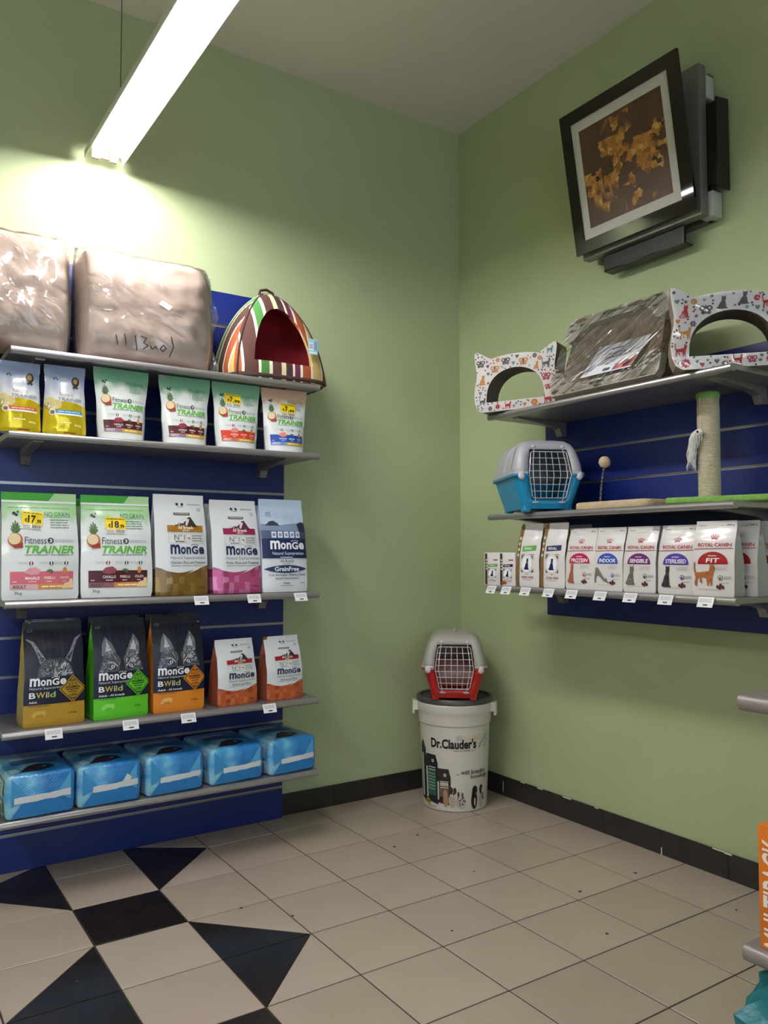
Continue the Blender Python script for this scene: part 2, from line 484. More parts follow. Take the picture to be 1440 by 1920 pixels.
# ---------------------------------------------------------------- suspended fluorescent lamps
M_HOUS = mat('lamp_housing', '#d8d4cc', 0.35)
M_REFL = mat('lamp_reflector', '#f2f0ea', 0.3)
M_HOLD = mat('lamp_holder', '#8a6f60', 0.5)
M_CABLE = mat('cable', '#2a2826', 0.6)
M_TUBE = bpy.data.materials.new('fluorescent_tube'); M_TUBE.use_nodes = True
_b = BS(M_TUBE); _b.inputs['Base Color'].default_value = (0.9, 0.9, 0.9, 1)
_b.inputs['Emission Color'].default_value = TUBE_COLOR; _b.inputs['Emission Strength'].default_value = TUBE_STRENGTH
def lamp(label, x, y0, y1, z=2.83):
    """open twin-tube trough hanging on two cables; runs along y"""
    t = thing('ceiling_lamp', label, 'lamp', (x, (y0+y1)/2, z))
    L = (y1-y0)/2; h = 0.078
    b = MB(M_HOUS, M_REFL)
    out = [(-h, 0.0), (-h, 0.03), (-0.05, 0.062), (0.05, 0.062), (h, 0.03), (h, 0.0), (h-0.003, 0.0), (h-0.003, 0.029), (0.048, 0.057), (-0.048, 0.057), (-h+0.003, 0.029), (-h+0.003, 0.0)]
    n = len(out)
    v = [(p[0], -L, p[1]) for p in out] + [(p[0], L, p[1]) for p in out]
    for k in range(n):
        b.add([v[k], v[(k+1) % n], v[n+(k+1) % n], v[n+k]], [(0, 1, 2, 3)], 1 if 5 < k < 11 else 0)
    for s in (0, n):   # end rims
        for k in range(6): b.add([v[s+k], v[s+(k+1) % 6] if k < 5 else v[s+6], v[s+10-k] if k < 5 else v[s+6], v[s+11-k]], [(0, 1, 2, 3)], 0)
    b.build('housing', t, 30)
    for s in (-1, 1):
        m = MB(M_TUBE); m.tube([(s*0.036, -L+0.022, 0.017), (s*0.036, L-0.022, 0.017)], 0.013, 12); m.build('tube', t)
    for e in (-1, 1):
        m = MB(M_HOLD)
        for s in (-1, 1):
            m.box((s*0.036-0.015, e*(L-0.012)-0.008, 0.0), (s*0.036+0.015, e*(L-0.012)+0.008, 0.05), bev=0.003)
        m.box((-0.016, e*(L-0.014)-0.006, 0.006), (0.016, e*(L-0.014)+0.006, 0.056))
        m.build('tube_holder', t)
        m = MB(M_CABLE); m.tube([(0, e*(L-0.24), 0.06), (0, e*(L-0.24), ROOM_H-z)], 0.0016, 6); m.build('cable', t)
    return t
lamp('white twin-tube fluorescent lamp hanging on cables close to the green wall above the cushions', -1.935, -1.60, -0.05, 2.845)
lamp('white twin-tube fluorescent lamp hanging over the middle of the shop floor', -4.1, -3.4, -1.85)
lamp('white twin-tube fluorescent lamp added out of view in the far shop corner', -4.1, -5.9, -4.35)  # unseen lamp behind the camera, added to raise the ambient light

# ---------------------------------------------------------------- slatted wall panels
M_BLUE = noisy('blue_laminate', '#0c1f66', '#0f236d', 3, 0.38)
M_ALU = mat('aluminium', '#a9a9ac', 0.32, 0.9)
M_SHELF = noisy('shelf_metal', '#8f8b8c', '#979394', 120, 0.36, None, metal=0.55)
M_SHELFE = mat('shelf_nose', '#a7a3a4', 0.3, 0.7)
def slat_panel(label, frame, length, z0, z1, first, group=None):
    """frame: (origin xy, direction along the wall, outward normal)"""
    (ox, oy), rz = frame
    t = thing('slat_panel', label, 'wall panel', (ox, oy, 0), rz, group)
    b = MB(M_BLUE); b.box((0, -0.008, z0), (length, -0.001, z1)); b.build('backing', t, 0)
    zs = [z0]; z = first
    while z < z1-0.02: zs.append(z); z += 0.15
    zs.append(z1)
    for k in range(len(zs)-1):
        a = zs[k]+(0.0055 if k else 0); c = zs[k+1]-(0.0055 if k < len(zs)-2 else 0)
        b = MB(M_BLUE); b.box((0, -0.02, a), (length, -0.008, c), bev=0.0008, seg=1); b.build('slat', t, 0)
    for z in zs[1:-1]:
        b = MB(M_ALU)
        b.box((0.001, -0.0195, z-0.0055), (length-0.001, -0.0185+0.002, z-0.0035)); b.box((0.001, -0.0195, z+0.0035), (length-0.001, -0.0185+0.002, z+0.0055))
        b.box((0.001, -0.013, z-0.0055), (length-0.001, -0.0082, z+0.0055)); b.build('groove_strip', t, 0)
    return t
FR_L = ((-2.31, -0.0125), 0.0)
FR_R = ((-0.0005, -0.672), -math.pi/2)
LX0, LX1 = -2.322, -1.095
slat_panel('tall blue slatted wall panel standing on the floor behind the dog food shelves', FR_L, 1.225, 0.0, 2.395, 0.14)
slat_panel('short blue slatted wall panel behind the cat shelves under the picture', FR_R, 1.215, 0.925, 1.985, 1.084)

def shelf(label, frame, length, ztop, depth=0.385, inset=0.0):
    """metal shelf hooked into the panel: board with a rounded nose, end caps and two brackets (local: x along, -y outwards)"""
    (ox, oy), rz = frame
    t = thing('wall_shelf', label, 'shelf', (ox, oy, ztop), rz, 'metal shelves hooked on the blue panels')
    th = 0.026; y0 = -depth-0.0; r = th/2
    prof = [(-0.022, 0.0), (-0.022, -0.02), (y0+0.03, -0.02), (y0+0.025, -th)]
    for k in range(0, 9):
        a = -math.pi/2 - math.pi*k/8
        prof.append((y0+r*math.cos(a)+r, -r + r*math.sin(a)))
    nose0 = 3
    b = MB(M_SHELF, M_SHELFE); n = len(prof)
    v = [(0.0, p[0], p[1]) for p in prof] + [(length, p[0], p[1]) for p in prof]
    for k in range(n):
        b.add([v[k], v[n+k], v[n+(k+1) % n], v[(k+1) % n]], [(0, 1, 2, 3)], 1 if nose0 <= k < n-1 else 0)
    b.add(v, [tuple(range(n)), tuple(range(2*n-1, n-1, -1))], 0)
    b.build('board', t, 40)
    for x in (0.09, length-0.13):
        b = MB(M_SHELF)
        b.prism([(-0.0215, -0.0205), (-0.0215, -0.085), (-0.05, -0.085), (-0.066, -0.055), (-0.10, -0.044), (-depth+0.075, -0.026), (-depth+0.07, -0.0205)], x, x+0.034, 'x')
        b.build('bracket', t, 20)
    for x in (-0.0015, length):
        b = MB(M_SHELFE); b.prism([(p[0], p[1]) for p in prof], x, x+0.0015, 'x'); b.build('end_cap', t, 0)
    return t
LSH = [('grey metal shelf carrying the wrapped cushions and the striped pet house', 1.945),
       ('grey metal shelf carrying the row of small yellow and white pouches', 1.645),
       ('grey metal shelf carrying the large white and gold dog food bags', 1.050),
       ('grey metal shelf carrying the navy wildlife bags', 0.602),
       ('grey metal shelf carrying the blue packs of training pads', 0.300)]
FL = ((LX0, -0.0125), 0.0)
for lb, z in LSH: shelf(lb, FL, LX1-LX0, z)
FRS = ((-0.0005, -0.685), -math.pi/2)
for lb, z in [('grey metal shelf carrying the cardboard cat heads and the wrapped lounge', 1.838),
              ('grey metal shelf carrying the blue pet carrier and the scratching post', 1.388),
              ('grey metal shelf carrying the row of white cat food bags', 1.072)]:
    shelf(lb, FRS, 1.20, z, depth=0.397)

# ---------------------------------------------------------------- food bags
def interp(tab, t):
    for a, b in zip(tab, tab[1:]):
        if t <= b[0]:
            k = (t-a[0])/(b[0]-a[0]); k = k*k*(3-2*k)*0.5+k*0.5
            return [x+(y-x)*k for x, y in zip(a[1:], b[1:])]
    return list(tab[-1][1:])
#            t     width  depth  edge
GUSSET = [(0.0, 0.97, 0.94, 0.80), (0.03, 1.0, 1.0, 0.78), (0.35, 0.995, 1.0, 0.70), (0.60, 0.985, 0.82, 0.62), (0.78, 0.975, 0.46, 0.6), (0.88, 0.97, 0.15, 0.7), (0.92, 0.97, 0.03, 1.0), (1.0, 0.965, 0.022, 1.0)]
BRICK = [(0.0, 0.96, 0.95, 0.85), (0.03, 1.0, 1.0, 0.85), (0.45, 0.99, 0.98, 0.8), (0.70, 0.97, 0.72, 0.7), (0.86, 0.965, 0.28, 0.7), (0.93, 0.96, 0.03, 1.0), (1.0, 0.955, 0.022, 1.0)]
DOY = [(0.0, 0.80, 1.0, 0.25), (0.06, 0.83, 1.0, 0.15), (0.30, 0.87, 0.86, 0.08), (0.55, 0.885, 0.66, 0.06), (0.72, 0.93, 0.42, 0.06), (0.86, 0.985, 0.16, 0.1), (0.92, 1.0, 0.04, 1.0), (1.0, 1.0, 0.03, 1.0)]
PILLOWBAG = [(0.0, 0.95, 0.80, 0.3), (0.04, 1.0, 0.95, 0.25), (0.25, 0.98, 1.0, 0.2), (0.5, 0.95, 0.85, 0.15), (0.7, 0.92, 0.55, 0.1), (0.86, 0.93, 0.2, 0.1), (0.92, 0.95, 0.04, 1.0), (1.0, 0.95, 0.03, 1.0)]
def bag(label, W, H, D, prof, loc, rz, m_front, m_side, draw=None, seed=1, group=None, lean=0.0, bands=(), wr=0.0025, name='food_bag', cat='bag', wide_top=0.0, plain=False):
    t = thing(name, label, cat, loc, rz, group, rx=-lean)
    nu = 14
    rows = sorted(set([i/22 for i in range(23)] + [x for b_ in bands for x in b_[:1]]))
    sd = seed*7.31
    def wdb(tt):
        w, d, e = interp(prof, tt)
        w *= 1 + 0.024*noise.noise(Vector((sd, tt*4, 0.3)))
        return W/2*w, D/2*d, e
    def yoff(u, tt, d):
        win = min(1.0, tt*8)*min(1.0, d/(D*0.12)+0.25)
        return wr*win*(noise.noise(Vector((u*1.6+sd, tt*3.2, sd))) + 0.5*noise.noise(Vector((u*3.5+sd, tt*7, sd+5))))
    def top_y(tt):   # sealed top wavers a little
        k = max(0.0, (tt-0.8)/0.2)
        return 0.004*k*noise.noise(Vector((sd+3, 0.5, 0)))
    def S(u, v, off=0.0):
        x = 2*u-1; w, d, e = wdb(v)
        xx = max(-1, min(1, x))
        y = -d*(e+(1-e)*(1-abs(xx)**2.6)) - off + yoff(xx, v, d) + top_y(v)*xx
        return Vector((x*W/2 if False else xx*w, y, v*H))
    verts = []; uvs = []; faces = []; fm = []; nl = 0
    for tt in rows:
        w, d, e = wdb(tt); loop = []
        for k in range(nu+1):
            u = k/nu; p = S(u, tt); loop.append((p.x, p.y, p.z, u, tt))
        g = max(0.0, D/2*0.95 - d)*0.85*min(1.0, e*1.4) if e > 0.4 else 0.0
        yb = d*e
        for k, f in ((1, 0.5), (2, 0.0), (3, -0.5)):
            loop.append((w - g*(1-abs(f)*1.2 if k == 2 else 0.45), -yb*f + 0, tt*H, 1.0, tt))
        for k in range(nu+1):
            x = 1-2*k/nu
            loop.append((x*w, d*(e+(1-e)*(1-abs(x)**2.6)) + top_y(tt)*x + 0.0008, tt*H, 1-k/nu, tt))
        for k, f in ((1, -0.5), (2, 0.0), (3, 0.5)):
            loop.append((-(w - g*(1-abs(f)*1.2 if k == 2 else 0.45)), -yb*f, tt*H, 0.0, tt))
        nl = len(loop)
        for q in loop: verts.append(q[:3]); uvs.append(q[3:])
    mats = [m_front, m_side] + [b_[1] for b_ in bands]
    for r in range(len(rows)-1):
        mid = (rows[r]+rows[r+1])/2
        side = 1
        for bi, b_ in enumerate(bands):
            if mid < b_[0]: side = 2+bi; break
        for k in range(nl):
            a = r*nl+k; b = r*nl+(k+1) % nl
            faces.append((a, b, b+nl, a+nl)); fm.append(0 if k < nu else side)
    faces.append(tuple(range(nl))[::-1]); fm.append(2 if bands else 1)
    faces.append(tuple(range((len(rows)-1)*nl, len(rows)*nl))); fm.append(1)
    me = mesh_from('body', verts, faces, mats, fm, 50, uvs)
    ob('body', me, t)
    if draw:
        p = Print(S, W, H); draw(p); p.build('front_print', t)
    return t
def sticker(t, S, W, H, x0, y0, x1, y1, price, tilt=0.0):
    """yellow price sticker as a part of a bag, lettering as its sub-part"""
    A = W/H
    def S2(u, v, off=0.0):
        cx, cy = (x0+x1)/2, (y0+y1)/2
        dx, dy = (u-0.5)*(x1-x0), (v-0.5)*(y1-y0)
        c, s = math.cos(tilt), math.sin(tilt)
        return S(cx+dx*c+dy/A*s, cy-dx*A*s+dy*c, off+0.0030)
    p = Print(S2, W*(x1-x0), H*(y1-y0), 0.01)
    p.rect(0, 0.35, 1, 1, '#f2d21c', 0); p.rect(0.05, 0.12, 0.95, 0.35, '#e9e6da', 0)
    o = p.build('price_sticker', t)
    q = Print(S2, W*(x1-x0), H*(y1-y0), 0.02)
    q.text('€', 0.14, 0.44, 0.27, 0.64, '#14110c', 2, 0.02)
    a, b = price.split(',')
    q.text(a, 0.29, 0.42, 0.29+0.16*len(a)*1.15, 0.80, '#14110c', 2, 0.03)
    q.text(','+b, 0.31+0.16*len(a)*1.15, 0.38, 0.92, 0.62, '#14110c', 2, 0.03)
    q.lines(0.05, 0.86, 0.95, 0.96, 1, '#6a5a10', 2, 3)
    r = random.Random(4); x = 0.5
    while x < 0.92:
        w = r.uniform(0.01, 0.03); q.rect(x, 0.16, x+w, 0.33, '#3a3836', 2); x += w+r.uniform(0.012, 0.03)
    q.lines(0.08, 0.15, 0.42, 0.32, 2, '#8d8a80', 2, 6)
    q.build('price_lettering', o)
def bag_S(W, H, D, prof, seed, wr=0.0025):
    """surface function of a bag without building it (same maths as in bag)"""
    sd = seed*7.31
    def S(u, v, off=0.0):
        x = max(-1, min(1, 2*u-1)); w, d, e = interp(prof, v)
        w *= 1 + 0.024*noise.noise(Vector((sd, v*4, 0.3))); w *= W/2; d *= D/2
        win = min(1.0, v*8)*min(1.0, d/(D*0.12)+0.25)
        yo = wr*win*(noise.noise(Vector((x*1.6+sd, v*3.2, sd))) + 0.5*noise.noise(Vector((x*3.5+sd, v*7, sd+5))))
        k = max(0.0, (v-0.8)/0.2)
        return Vector((x*w, -d*(e+(1-e)*(1-abs(x)**2.6)) - off + yo + 0.004*k*noise.noise(Vector((sd+3, 0.5, 0)))*x, v*H))
    return S

# ---- print elements shared by several packs
def pineapple(p, cx, cy, s, A):
    """A = W/H of the surface"""
    for a in (-0.9, -0.6, -0.3, 0.0, 0.3, 0.6, 0.9):
        l = s*(1.3-0.5*abs(a)); x = math.sin(a)*l*0.6; y = math.cos(a)*l*A
        p.poly([(cx-0.16*s, cy+0.35*s*A), (cx+0.16*s, cy+0.35*s*A), (cx+x+0.05*s, cy+0.3*s*A+y*0.9), (cx+x-0.05*s, cy+0.3*s*A+y)], '#3d5a34' if a*10 % 2 else '#59774a', 2)
    p.ell(cx, cy-0.25*s*A, 0.62*s, 0.66*s*A, '#b06a3a', 2)
    p.ell(cx-0.06*s, cy-0.15*s*A, 0.50*s, 0.50*s*A, '#e8d2a8', 3)
    p.poly([(cx-0.3*s, cy-0.75*s*A), (cx+0.6*s, cy-0.45*s*A), (cx+0.62*s, cy-0.95*s*A), (cx-0.1*s, cy-0.98*s*A)], '#9b3324', 4)
def leaf_cluster(p, cx, cy, s, A, c='#56703f'):
    for a in (-1.2, -0.6, 0.0, 0.6, 1.2, 2.2):
        dx, dy = math.sin(a)*s, math.cos(a)*s*A*0.8
        p.poly([(cx, cy), (cx+dx*0.6+dy/A*0.22, cy+dy*0.6-dx*A*0.22), (cx+dx, cy+dy), (cx+dx*0.6-dy/A*0.22, cy+dy*0.6+dx*A*0.22)], c, 4)
def d_trainer(band, band2, names, adult_bg, size_bg='#c9a23e', head='NO GRAIN', large=False, cut='TRAINER'):
    def draw(p):
        A = p.W/p.H
        if large:
            p.poly([(0.0, 0.925), (1.0, 0.925), (1.0, 1.0), (0.0, 1.0)], '#3f9a35', 1)
            p.poly([(0.62, 0.925), (1.0, 0.925), (1.0, 1.0), (0.70, 1.0)], '#a9d19a', 2)
            p.rect(0.0, 0.905, 1.0, 0.925, '#dfe3e2', 2)
            p.lines(0.08, 0.85, 0.92, 0.865, 1, '#8aa37f', 2, 4)
        for (x, y, r) in ((0.15, 0.80, 0.022), (0.20, 0.815, 0.016), (0.18, 0.785, 0.018)): p.ell(x, y, r, r*A, '#1d2420', 2)
        p.text(head, 0.55, 0.775, 0.90, 0.82, '#2f7d4a', 2, -0.004)
        p.line([(0.53, 0.765), (0.92, 0.772)], 0.004, '#5d9a70', 2)
        p.lines(0.62, 0.66, 0.88, 0.755, 4, '#6f8a7a', 2, 5, 0.35)
        pineapple(p, 0.165, 0.575, 0.15, A)
        p.text('Fitness', 0.28, 0.515, 0.56, 0.58, '#4b5054', 2, 0.0)
        p.ell(0.615, 0.545, 0.042, 0.042*A, '#3a3d40', 2); p.text('3', 0.597, 0.528, 0.633, 0.562, '#f2f2f2', 3, 0.02)
        p.lines(0.67, 0.53, 0.93, 0.56, 2, '#9ba0a2', 2, 7, 0.3)
        p.text(cut, 0.28, 0.425, 0.93, 0.50, '#5cae3f', 2, 0.03, 0.25)
        p.lines(0.28, 0.405, 0.92, 0.418, 1, '#6a6d6e', 2, 8)
        for (x, c) in ((0.36, '#7a1f2a'), (0.62, '#2b3030'), (0.82, '#2b3030')):
            p.ell(x, 0.335, 0.028, 0.028*A, c, 2); p.text('1', x-0.008, 0.318, x+0.008, 0.352, '#f4f4f4', 3, 0.03)
            p.lines(x-0.16, 0.325, x-0.04, 0.35, 2, '#a9acad', 2, 9, 0.3)
        p.rect(0.10, 0.145, 0.92, 0.26, band, 2)
        p.poly([(0.27, 0.25), (0.33, 0.29), (0.42, 0.30), (0.48, 0.27), (0.46, 0.235), (0.36, 0.225)], band2, 3)
        leaf_cluster(p, 0.60, 0.255, 0.055, A)
        p.ell(0.80, 0.265, 0.03, 0.035*A*1.4, '#c58a3c', 3)
        p.text(names[0], 0.29, 0.185, 0.47, 0.212, '#f5eeee', 3, 0.015); p.text(names[1], 0.53, 0.188, 0.67, 0.212, '#f5eeee', 3, 0.015); p.text(names[2], 0.74, 0.190, 0.86, 0.213, '#f5eeee', 3, 0.015)
        for x0, x1 in ((0.33, 0.43), (0.56, 0.64), (0.13, 0.19), (0.77, 0.83)): p.lines(x0, 0.158, x1, 0.176, 1, '#e8dada', 3, 3)
        p.rect(0.10, 0.095, 0.45, 0.145, adult_bg, 2); p.rect(0.45, 0.095, 0.92, 0.145, size_bg, 2)
        p.text('ADULT', 0.13, 0.105, 0.30, 0.135, '#2c2424' if large else '#f2ecec', 3, 0.015)
        p.lines(0.50, 0.108, 0.78, 0.132, 1, '#f3e4bc', 3, 2, 0.6)
        if large:
            p.text('3kg', 0.15, 0.045, 0.25, 0.078, '#3b3b3b', 2, 0.0)
            p.poly([(0.76, 0.10), (0.80, 0.15), (0.86, 0.16), (0.87, 0.19), (0.91, 0.19), (0.92, 0.10)], '#e9c99c', 4)
    return draw
def d_natural(stripe):
    def draw(p):
        A = p.W/p.H
        p.poly([(0, 0.0), (1, 0.0), (1, 0.42), (0.75, 0.455), (0.45, 0.47), (0.2, 0.44), (0, 0.47)], M_GOLDF, 1)
        p.ell(0.75, 0.775, 0.10, 0.075, '#2a2016', 2); p.ell(0.75, 0.78, 0.055, 0.04, '#a08040', 3)
        p.poly([(0.66, 0.70), (0.84, 0.70), (0.79, 0.67), (0.75, 0.69), (0.71, 0.665)], '#2a2016', 2)
        for x, y in ((0.22, 0.80), (0.27, 0.815), (0.30, 0.79)): p.ell(x, y, 0.02, 0.02*A, '#222', 2)
        p.text('Natural', 0.34, 0.545, 0.68, 0.60, '#a57f5a', 2)
        p.text('TRAINER', 0.30, 0.475, 0.90, 0.525, '#8d9297', 2, 0.02, 0.2)
        for (x, y, r, c) in ((0.12, 0.46, 0.13, '#d9c98f'), (0.26, 0.42, 0.13, '#c9b77a'), (0.18, 0.39, 0.10, '#e6dcb4'), (0.08, 0.40, 0.09, '#8d8a4c')): p.ell(x, y, r, r*A*0.9, c, 3)
        p.rect(0.22, 0.30, 0.90, 0.345, stripe, 3); p.rect(0.22, 0.275, 0.90, 0.30, '#ece7dd', 3)
        p.ell(0.18, 0.31, 0.075, 0.075*A, '#e6e2d6', 4); p.ell(0.18, 0.31, 0.05, 0.05*A, '#7d5b4a', 5)
        p.lines(0.30, 0.312, 0.84, 0.333, 1, '#f5f0ea', 4, 6)
        p.lines(0.35, 0.15, 0.62, 0.19, 1, '#fbf3c8', 3, 6); p.text('800g', 0.70, 0.12, 0.86, 0.155, '#fbf3c8', 3)
        p.rect(0.45, 0.022, 0.72, 0.036, '#8d2a24', 3)
    return draw
def word_monge(p, x, y, w, h, c, layer=3):
    p.text('m', x, y, x+0.27*w, y+0.95*h, c, layer, 0.03)
    p.text('o', x+0.285*w, y, x+0.43*w, y+0.72*h, c, layer, 0.03)
    p.text('n', x+0.45*w, y, x+0.585*w, y+0.72*h, c, layer, 0.03)
    p.text('G', x+0.605*w, y, x+0.80*w, y+0.80*h, c, layer, 0.03)
    p.text('e', x+0.825*w, y, x+1.0*w, y+0.72*h, c, layer, 0.03)
    A = p.W/p.H
    for k in range(5):
        a = math.pi*(0.2+0.15*k); p.ell(x+(0.70+0.12*math.cos(a))*w, y+h*(0.80+0.16*math.sin(a)), 0.011*w*1.3, 0.013*w*A*1.3, c, layer, 6)
def dogs(p, x, y, w, h, c):
    """three standing or sitting dogs, small to large"""
    for (dx, s) in ((0.02, 0.34), (0.22, 0.58)):
        q = [(0, 0), (0.02, 0.45), (-0.10, 0.75), (-0.06, 0.78), (0.06, 0.6), (0.5, 0.62), (0.6, 0.85), (0.62, 1.0), (0.72, 0.97), (0.86, 0.88), (0.84, 0.8), (0.74, 0.76), (0.72, 0.5), (0.70, 0), (0.62, 0), (0.60, 0.35), (0.2, 0.32), (0.10, 0)]
        p.poly([(x+w*(dx+a*s*0.62), y+h*b*s) for a, b in q], c, 3)
    q = [(0.0, 0.0), (0.03, 0.25), (0.10, 0.55), (0.13, 0.8), (0.04, 0.84), (0.03, 0.9), (0.13, 1.0), (0.2, 0.98), (0.24, 0.8), (0.30, 0.6), (0.37, 0.3), (0.44, 0.1), (0.46, 0.0)]
    p.poly([(x+w*(0.54+a), y+h*b) for a, b in q], c, 3)
def mosaic(key, c1, c2, c3, metal=0.25):
    if key in _MATS: return _MATS[key]
    m = mat(key, c1, 0.25, metal, 0.4)
    uv = N(m, 'ShaderNodeUVMap'); mp = N(m, 'ShaderNodeMapping'); mp.inputs['Scale'].default_value = (9, 15, 1)
    LK(m, uv.outputs['UV'], mp.inputs['Vector'])
    v = N(m, 'ShaderNodeTexVoronoi', distance='CHEBYCHEV'); v.inputs['Scale'].default_value = 1.0; v.inputs['Randomness'].default_value = 0.35
    LK(m, mp.outputs['Vector'], v.inputs['Vector'])
    sp = N(m, 'ShaderNodeSeparateColor'); LK(m, v.outputs['Color'], sp.inputs[0])
    r = ramp(m, sp.outputs[0], [(0.0, c1), (0.35, c2), (0.6, c1), (0.8, c3)], 'CONSTANT')
    LK(m, r.outputs['Color'], BS(m).inputs['Base Color']); return m
def d_monge(mos, banner, flavour, head='All Breeds', small=False, dogc='#3a3226', ink_c='#1f2a4c'):
    def draw(p):
        A = p.W/p.H
        y1 = 0.27
        pts = [(0.0, 0.0), (1.0, 0.0), (1.0, y1+0.05)]
        for k in range(11):
            u = 1-k/10; pts.append((u, y1-0.05+0.085*abs(u-0.42)**1.4*1.9 + (0.012 if u < 0.1 else 0)))
        p.poly(pts, mos, 1)
        p.poly([(0.98, y1+0.045), (0.78, y1-0.02), (0.6, y1-0.055), (0.5, y1-0.085), (0.66, y1-0.035), (0.8, y1+0.0)], '#e9ecef', 2)
        for dx in (0.46, 0.56): p.ell(dx, 0.905, 0.026, 0.014, '#2a2c30', 2)
        p.lines(0.46, 0.875, 0.58, 0.885, 1, '#55585c', 2, 3)
        p.lines(0.66, 0.895, 0.92, 0.915, 1, '#9a9da2', 2, 5)
        p.rect(0.36, 0.795, 0.68, 0.818, '#4c473c' if not small else '#44474a', 2); p.lines(0.38, 0.80, 0.66, 0.813, 1, '#efe7d2', 3, 4)
        p.rect(0.84, 0.835, 0.92, 0.87, '#b9bcc0', 2)
        dogs(p, 0.36, 0.675, 0.45, 0.10, dogc)
        p.rect(0.22, 0.625, 0.92, 0.69, banner, 2)
        p.text(head, 0.42, 0.652, 0.72, 0.685, '#f6f1e4', 4, 0.01); p.text('ADULT', 0.50, 0.63, 0.64, 0.648, '#f6f1e4', 4, 0.015)
        for (a, b, c_, d_) in ((0.24, 0.515, 0.24, 0.61), (0.24, 0.61, 0.92, 0.61), (0.92, 0.61, 0.92, 0.515), (0.92, 0.515, 0.24, 0.515), (0.57, 0.515, 0.57, 0.61)): p.line([(a, b), (c_, d_)], 0.004, '#b3a88e', 2)
        p.text('N°1', 0.34, 0.545, 0.54, 0.60, '#6a5f48', 2, -0.002); p.lines(0.36, 0.522, 0.54, 0.538, 1, '#4a443a', 2, 4)
        p.lines(0.68, 0.525, 0.90, 0.60, 3, '#8f8a80', 2, 8, 0.35); leaf_cluster(p, 0.62, 0.56, 0.035, A, '#a08a5a')
        word_monge(p, 0.26, 0.405, 0.67, 0.10, ink_c)
        p.text('Natural Superpremium', 0.26, 0.348, 0.95, 0.385, '#5f6670', 2, -0.003)
        p.text(flavour, 0.26 if not small else 0.34, 0.305, 0.95 if not small else 0.82, 0.335, '#2e3340', 2, 0.005)
        p.lines(0.27, 0.285, 0.93, 0.296, 1, '#6f747c', 2, 6)
        p.text('2,5kg' if not small else '800g', 0.80, 0.06, 0.93, 0.085, '#2a2420', 3, 0.005)
    return draw
def d_grainfree(p):
    A = p.W/p.H
    p.rect(0, 0.57, 1, 1.0, '#b9cbe2', 2)
    p.poly([(0, 0.57), (1, 0.57), (1, 0.76), (0.85, 0.74), (0.6, 0.73), (0.3, 0.71), (0, 0.73)], '#7d8fae', 3)
    p.poly([(0.08, 0.71), (0.18, 0.755), (0.27, 0.765), (0.36, 0.74), (0.40, 0.71)], '#363c4c', 4)
    p.poly([(0.80, 0.56), (1, 0.56), (1, 0.74), (0.9, 0.755), (0.80, 0.73), (0.83, 0.66)], '#2b3040', 4)
    for k in range(6): p.line([(0.48+0.05*k, 0.73), (0.50+0.055*k, 0.80+0.02*(k % 3))], 0.006, '#93a7b8', 4)
    p.poly([(0, 0.57), (1, 0.57), (1, 0.645), (0, 0.66)], '#4a5878', 4)
    for k in range(5):
        x = 0.20+0.135*k; p.rect(x, 0.58, x+0.10, 0.645, '#e9edf5', 5); p.rect(x+0.02, 0.595, x+0.08, 0.63, '#7f8db0', 6)
    p.rect(0, 0.36, 1, 0.57, '#1a2450', 4)
    word_monge(p, 0.16, 0.455, 0.78, 0.10, '#f4f6fb', 6)
    p.text('Natural Superpremium', 0.20, 0.385, 0.92, 0.43, '#e6eaf5', 6)
    p.rect(0.36, 0.366, 0.64, 0.374, '#d8dff0', 6)
    p.text('All Breeds', 0.36, 0.315, 0.66, 0.345, '#39415c', 5, 0.0); p.lines(0.42, 0.295, 0.60, 0.305, 1, '#6d7590', 5, 3)
    lens = [(0.02+0.96*k/12, 0.245+0.042*math.sin(math.pi*k/12)**0.8) for k in range(13)] + [(0.98-0.96*k/12, 0.245-0.042*math.sin(math.pi*k/12)**0.8) for k in range(1, 12)]
    p.poly(lens, '#24305e', 4); p.text('GrainFree', 0.24, 0.222, 0.78, 0.27, '#f4f6fb', 6, 0.02)
    p.text('Con Acciughe, Patate e Piselli', 0.12, 0.165, 0.94, 0.195, '#2c3555', 5, 0.005)
    p.lines(0.25, 0.135, 0.80, 0.155, 2, '#5f6885', 5, 4); p.text('Puppy', 0.42, 0.082, 0.58, 0.105, '#1a2040', 5, 0.02, 0.2)
    p.lines(0.36, 0.065, 0.64, 0.075, 1, '#5f6885', 5, 9); p.text('2,5kg', 0.80, 0.085, 0.92, 0.105, '#3b4360', 5)
    p.rect(0.12, 0.81, 0.24, 0.86, '#8fa5c0', 4); p.lines(0.30, 0.79, 0.75, 0.86, 3, '#a9bdd4', 4, 6, 0.3)
def fur(p, poly, n, seed, cols, lx, ly, layer=4):
    r = random.Random(seed); x0 = min(q[0] for q in poly); x1 = max(q[0] for q in poly); y0 = min(q[1] for q in poly); y1 = max(q[1] for q in poly); k = 0; g = 0
    cx = (x0+x1)/2; cy = (y0+y1)/2
    while k < n and g < n*12:
        g += 1; x, y = r.uniform(x0, x1), r.uniform(y0, y1)
        if not inside((x, y), poly): continue
        a = math.atan2(y-y0+0.02, (x-cx)*0.9) + r.uniform(-0.35, 0.35); l = r.uniform(0.6, 1.3)
        dx, dy = math.cos(a)*lx*l, math.sin(a)*ly*l; w = 0.007
        if not inside((x+dx, y+dy), poly): continue
        p.poly([(x-w, y), (x+dx*0.5+w*0.5, y+dy*0.5-0.003), (x+dx, y+dy), (x+dx*0.4-w, y+dy*0.5+0.003)], r.choice(cols), layer+(k % 2)); k += 1
